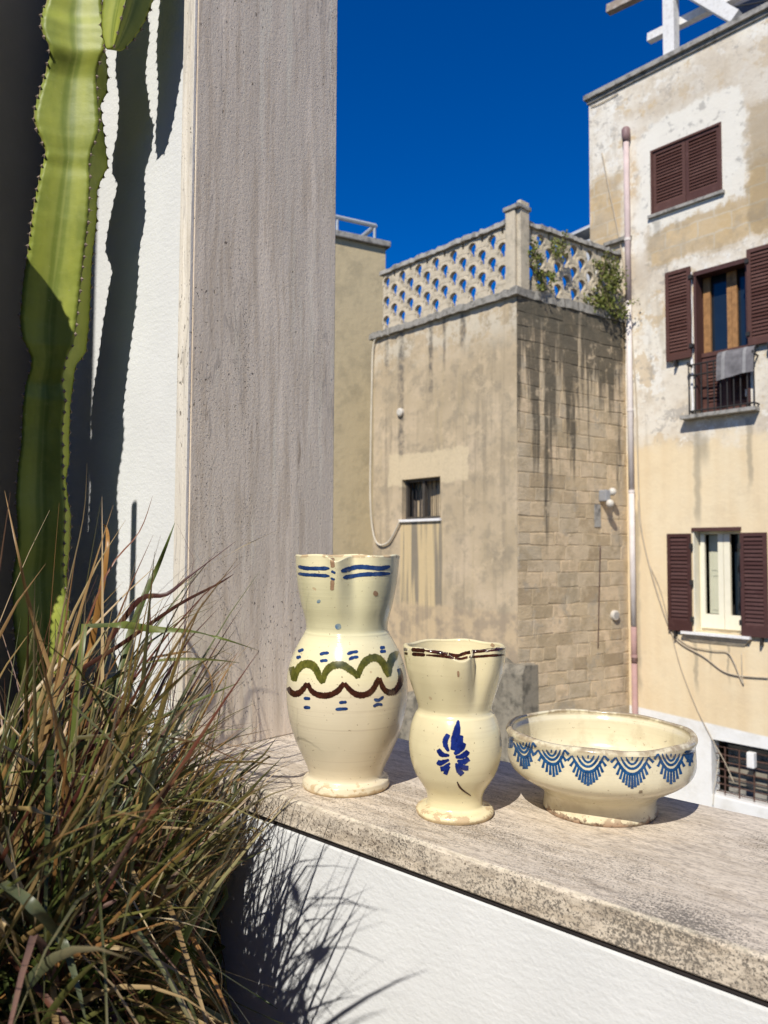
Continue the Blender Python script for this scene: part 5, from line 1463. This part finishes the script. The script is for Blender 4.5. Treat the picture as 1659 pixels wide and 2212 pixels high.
def blade_strip(pts, w0, seed):
    rr = random.Random(seed); n = len(pts); v = []; f = []
    side0 = CF.cross(pts[n // 2] - pts[0]).normalized() + Vector((rr.gauss(0, .55), rr.gauss(0, .55), rr.gauss(0, .4)))
    for i, p in enumerate(pts):
        t = (pts[min(i + 1, n - 1)] - pts[max(i - 1, 0)]).normalized()
        s = side0 - t * side0.dot(t)
        s.normalize(); nn = t.cross(s)
        u = i / (n - 1)
        w = w0 * (min(1, .55 + u * 2.2)) * (1 - u ** 2.2) + .00025
        v += [p - s * w * .5 + nn * w * .16, p, p + s * w * .5 + nn * w * .16]
    for i in range(n - 1):
        a = i * 3
        f += [(a, a + 1, a + 4, a + 3), (a + 1, a + 2, a + 5, a + 4)]
    return v, f
def tint(kind):
    r = rg.random()
    if kind == 'curl': c = rg.choice(STRAWS)
    elif kind == 'low': c = rg.choice(STRAWS) if r < .5 else rg.choice(GREENS)
    elif kind == 'wisp': c = rg.choice(REDS) if r < .45 else rg.choice(STRAWS if r < .8 else GREENS)
    else: c = rg.choice(GREENS) if r < .66 else (rg.choice(STRAWS) if r < .91 else rg.choice(REDS))
    k = rg.uniform(.5, 1.05); return tuple(min(1, x * k) for x in c)
def paint_mesh(me, cols):
    at = me.color_attributes.new('tint', 'FLOAT_COLOR', 'POINT')
    at.data.foreach_set('color', np.array(cols, dtype=np.float32).ravel())
def tip_mix(c, n, kind):
    """blades dry out towards the tip"""
    out = []; dry = rg.random() < .4; dc = rg.choice(STRAWS + REDS[:2])
    for i in range(n):
        u = i / (n - 1); m = max(0, (u - .55) / .45) * (.8 if dry else .25)
        q = tuple(a * (1 - m) + b * m for a, b in zip(c, dc))
        out += [(*q, 1)] * 3
    return out
SIG = [([(230, 1390), (299, 1297), (360, 1283), (414, 1240), (511, 1168)], .92, .0062, (.07, .025, .02)),
       ([(300, 1340), (346, 1297), (432, 1236), (522, 1182), (597, 1146)], .93, .0022, (.45, .36, .19)),
       ([(180, 1350), (252, 1348), (324, 1358), (414, 1362), (468, 1376), (558, 1405)], .84, .0085, (.12, .15, .035)),
       ([(280, 1370), (313, 1283), (338, 1229), (360, 1175), (378, 1128)], .95, .0075, (.09, .12, .03)),
       ([(195, 1400), (212, 1308), (223, 1247), (232, 1171), (229, 1139), (216, 1130)], .98, .0075, (.36, .18, .05)),
       ([(100, 1640), (194, 1603), (324, 1560), (432, 1510), (518, 1474)], .84, .0068, (.13, .16, .05)),
       ([(160, 1770), (270, 1722), (396, 1664), (486, 1607), (547, 1564)], .82, .0055, (.11, .14, .035)),
       ([(330, 1420), (396, 1409), (425, 1416), (454, 1459), (457, 1506), (443, 1535)], .86, .0025, (.34, .20, .08)),
       ([(250, 1740), (360, 1736), (468, 1733), (576, 1738)], .80, .0038, (.30, .14, .07)),
       ([(0, 1909), (72, 1957), (130, 2024), (163, 2115), (187, 2212)], .56, .0085, (.10, .115, .06)),
       ([(187, 1930), (312, 1923), (408, 1909), (480, 1894), (523, 1861)], .74, .0042, (.42, .30, .13)),
       ([(259, 1822), (298, 1909), (331, 1957), (365, 1971), (398, 1966)], .72, .0042, (.40, .28, .12)),
       ([(200, 1915), (283, 1937), (365, 1961), (446, 1971)], .72, .0062, (.46, .33, .16)),
       ([(200, 1790), (274, 1772), (360, 1769), (470, 1786), (595, 1808)], .76, .0078, (.13, .16, .06)),
       ([(380, 1930), (413, 1995), (466, 2067), (480, 2120), (466, 2187), (451, 2212)], .74, .0040, (.40, .27, .10)),
       ([(250, 2020), (346, 2057), (480, 2096), (576, 2129), (686, 2158)], .74, .0018, (.42, .33, .18)),
       ([(5, 1990), (8, 2020), (20, 2050), (52, 2091)], .52, .0052, (.52, .38, .20)),
       ([(-60, 1752), (0, 1748), (72, 1750), (130, 1765), (163, 1789)], .60, .0058, (.40, .28, .11)),
       ([(150, 1460), (250, 1400), (380, 1310), (470, 1262), (505, 1240)], .90, .0050, (.08, .03, .022)),
       ([(120, 1560), (240, 1470), (330, 1430), (440, 1424), (520, 1432)], .86, .0055, (.14, .16, .05)),
       ([(120, 1480), (70, 1330), (40, 1200), (10, 1060)], .90, .0045, (.33, .20, .08)),
       ([(100, 1500), (140, 1300), (180, 1120), (188, 1000)], .95, .0022, (.40, .30, .15)),
       ([(150, 1450), (230, 1240), (300, 1150), (330, 1070)], .97, .0030, (.20, .08, .045)),
       ([(330, 1990), (400, 2040), (470, 2140), (560, 2190), (640, 2225)], .78, .0060, (.08, .11, .02)),
       ([(360, 2010), (450, 2080), (540, 2140), (600, 2180)], .80, .0045, (.06, .09, .02)),
       ([(120, 1850), (240, 1800), (330, 1770), (420, 1690), (500, 1650)], .78, .0060, (.10, .13, .03))]
def sig_blade(px_, D0, w_, col):
    n0 = len(px_); P3 = []
    for i, (x, y) in enumerate(px_):
        P3.append(at_depth(x, y, D0 + .05 * math.sin(i * 1.3 + x) * .5 - .02 * i / n0))
    Q = []
    for i in range(n0 - 1):
        for k in range(4):
            t = k / 4.0; a_, b_, c_, d_ = P3[max(i - 1, 0)], P3[i], P3[i + 1], P3[min(i + 2, n0 - 1)]
            Q.append((b_ * 2 + (c_ - a_) * t + (a_ * 2 - b_ * 5 + c_ * 4 - d_) * t * t + (b_ * 3 - a_ - c_ * 3 + d_) * t ** 3) * .5)
    Q.append(P3[-1])
    # carry the blade back down into the clump
    r0 = Vector((-.82 + rg.uniform(-.08, .08), .36 + rg.uniform(-.08, .08), .74))
    if (Q[0] - r0).length < .8:
        st_ = [r0.lerp(Q[0], k / 5.0) + Vector((0, 0, .05 * math.sin(math.pi * k / 5.0))) for k in range(5)]
        Q = st_ + Q
    for q in Q:
        if q.y > .626 and (q.z < 1.012 or q.x < JX + .01): q.y = .624
    v, f = blade_strip(Q, w_ * 1.15, int(px_[0][0] * 7 + px_[0][1]))
    mb = MB(); mb.v = v; mb.f = f
    o = mb.build('blade', MBL, GR, True)
    cols = []
    for i in range(len(Q)): cols += [(*col, 1)] * 3
    paint_mesh(o.data, cols)
for sg_ in SIG: sig_blade(*sg_)
made = len(SIG); tries = 0
while made < 298 and tries < 30000:
    tries += 1; k = 'wide' if rg.random() < .86 else 'low'
    pts = blade_path(k)
    if pts is None: continue
    v, f = blade_strip(pts, rg.uniform(.006, .0125), tries)
    mb = MB(); mb.v = v; mb.f = f
    o = mb.build('blade', MBL, GR, True); paint_mesh(o.data, tip_mix(tint(k), len(pts), k)); made += 1
mb = MB(); cols = []; cnt = 0; tries = 0
while cnt < 3000 and tries < 120000:
    tries += 1; r = rg.random(); k = 'fine' if r < .60 else ('low' if r < .82 else ('curl' if r < .90 else 'wisp'))
    pts = blade_path(k)
    if pts is None: continue
    v, f = blade_strip(pts, {'fine': rg.uniform(.0028, .0080), 'low': rg.uniform(.0025, .0080), 'curl': rg.uniform(.0012, .003), 'wisp': rg.uniform(.0009, .0018)}[k], tries + 90000)
    n0 = len(mb.v); mb.v += v; mb.f += [tuple(i + n0 for i in q) for q in f]; cols += tip_mix(tint(k), len(pts), k); cnt += 1
o = mb.build('fine_blades', MBL, GR, True); o['kind'] = 'stuff'; paint_mesh(o.data, cols)
print('grass', made, cnt)

# ================================================================== WILD SHRUB IN THE SCREEN
def shrub(name, label, F, spots, b, seed, n_leaf):
    rr = random.Random(seed)
    c0 = spots[0]; a, z = F.px(*c0[:2], b); base = F.P(a, b, z)
    T_ = thing(name, label, 'shrub', base)
    st = MB(); lv = MB()
    for (x, y, r) in spots:
        a, z = F.px(x, y, b); ctr = F.P(a, b, z)
        for i in range(7):
            e = ctr + Vector((rr.gauss(0, 1), rr.gauss(0, .6), rr.gauss(.1, 1))) * r * .75
            m_ = ctr.lerp(e, .5) + Vector((0, 0, rr.uniform(-.03, .05)))
            st.tube([ctr, m_, e], [.008, .006, .003], 4, False)
            for k in range(n_leaf):
                p = ctr.lerp(e, rr.uniform(.15, 1.05)) + Vector((rr.gauss(0, 1), rr.gauss(0, 1), rr.gauss(0, 1))) * r * .16
                u_ = Vector((rr.gauss(0, 1), rr.gauss(0, 1), rr.gauss(0, 1))).normalized(); w_ = u_.orthogonal().normalized()
                l = rr.uniform(.03, .065); wdt = l * .35
                lv.add([p, p + u_ * l * .5 + w_ * wdt, p + u_ * l, p + u_ * l * .5 - w_ * wdt], [(0, 1, 2, 3)])
    st.build('stems', simple('shrub_twig', (0.20, 0.15, 0.09), 0.8), T_)['kind'] = 'stuff'
    lv.build('leaves', leaf_mat('shrub_leaf', (0.10, 0.13, 0.025), (0.22, 0.22, 0.05)), T_)['kind'] = 'stuff'
shrub('caper_bush', 'straggly green bush growing out of the right end of the pierced screen', FS,
      [(1312, 640, .30), (1296, 610, .28), (1318, 600, .25), (1306, 575, .18), (1322, 660, .22), (1290, 650, .2), (1330, 680, .2), (1325, 620, .2)], .06, 3, 34)
shrub('caper_bush', 'thin green creeper climbing the pierced screen beside the corner pier', FS,
      [(1168, 590, .18), (1160, 560, .16), (1150, 545, .14), (1172, 615, .14), (1205, 545, .18), (1215, 530, .15), (1190, 600, .10)], .06, 4, 16)
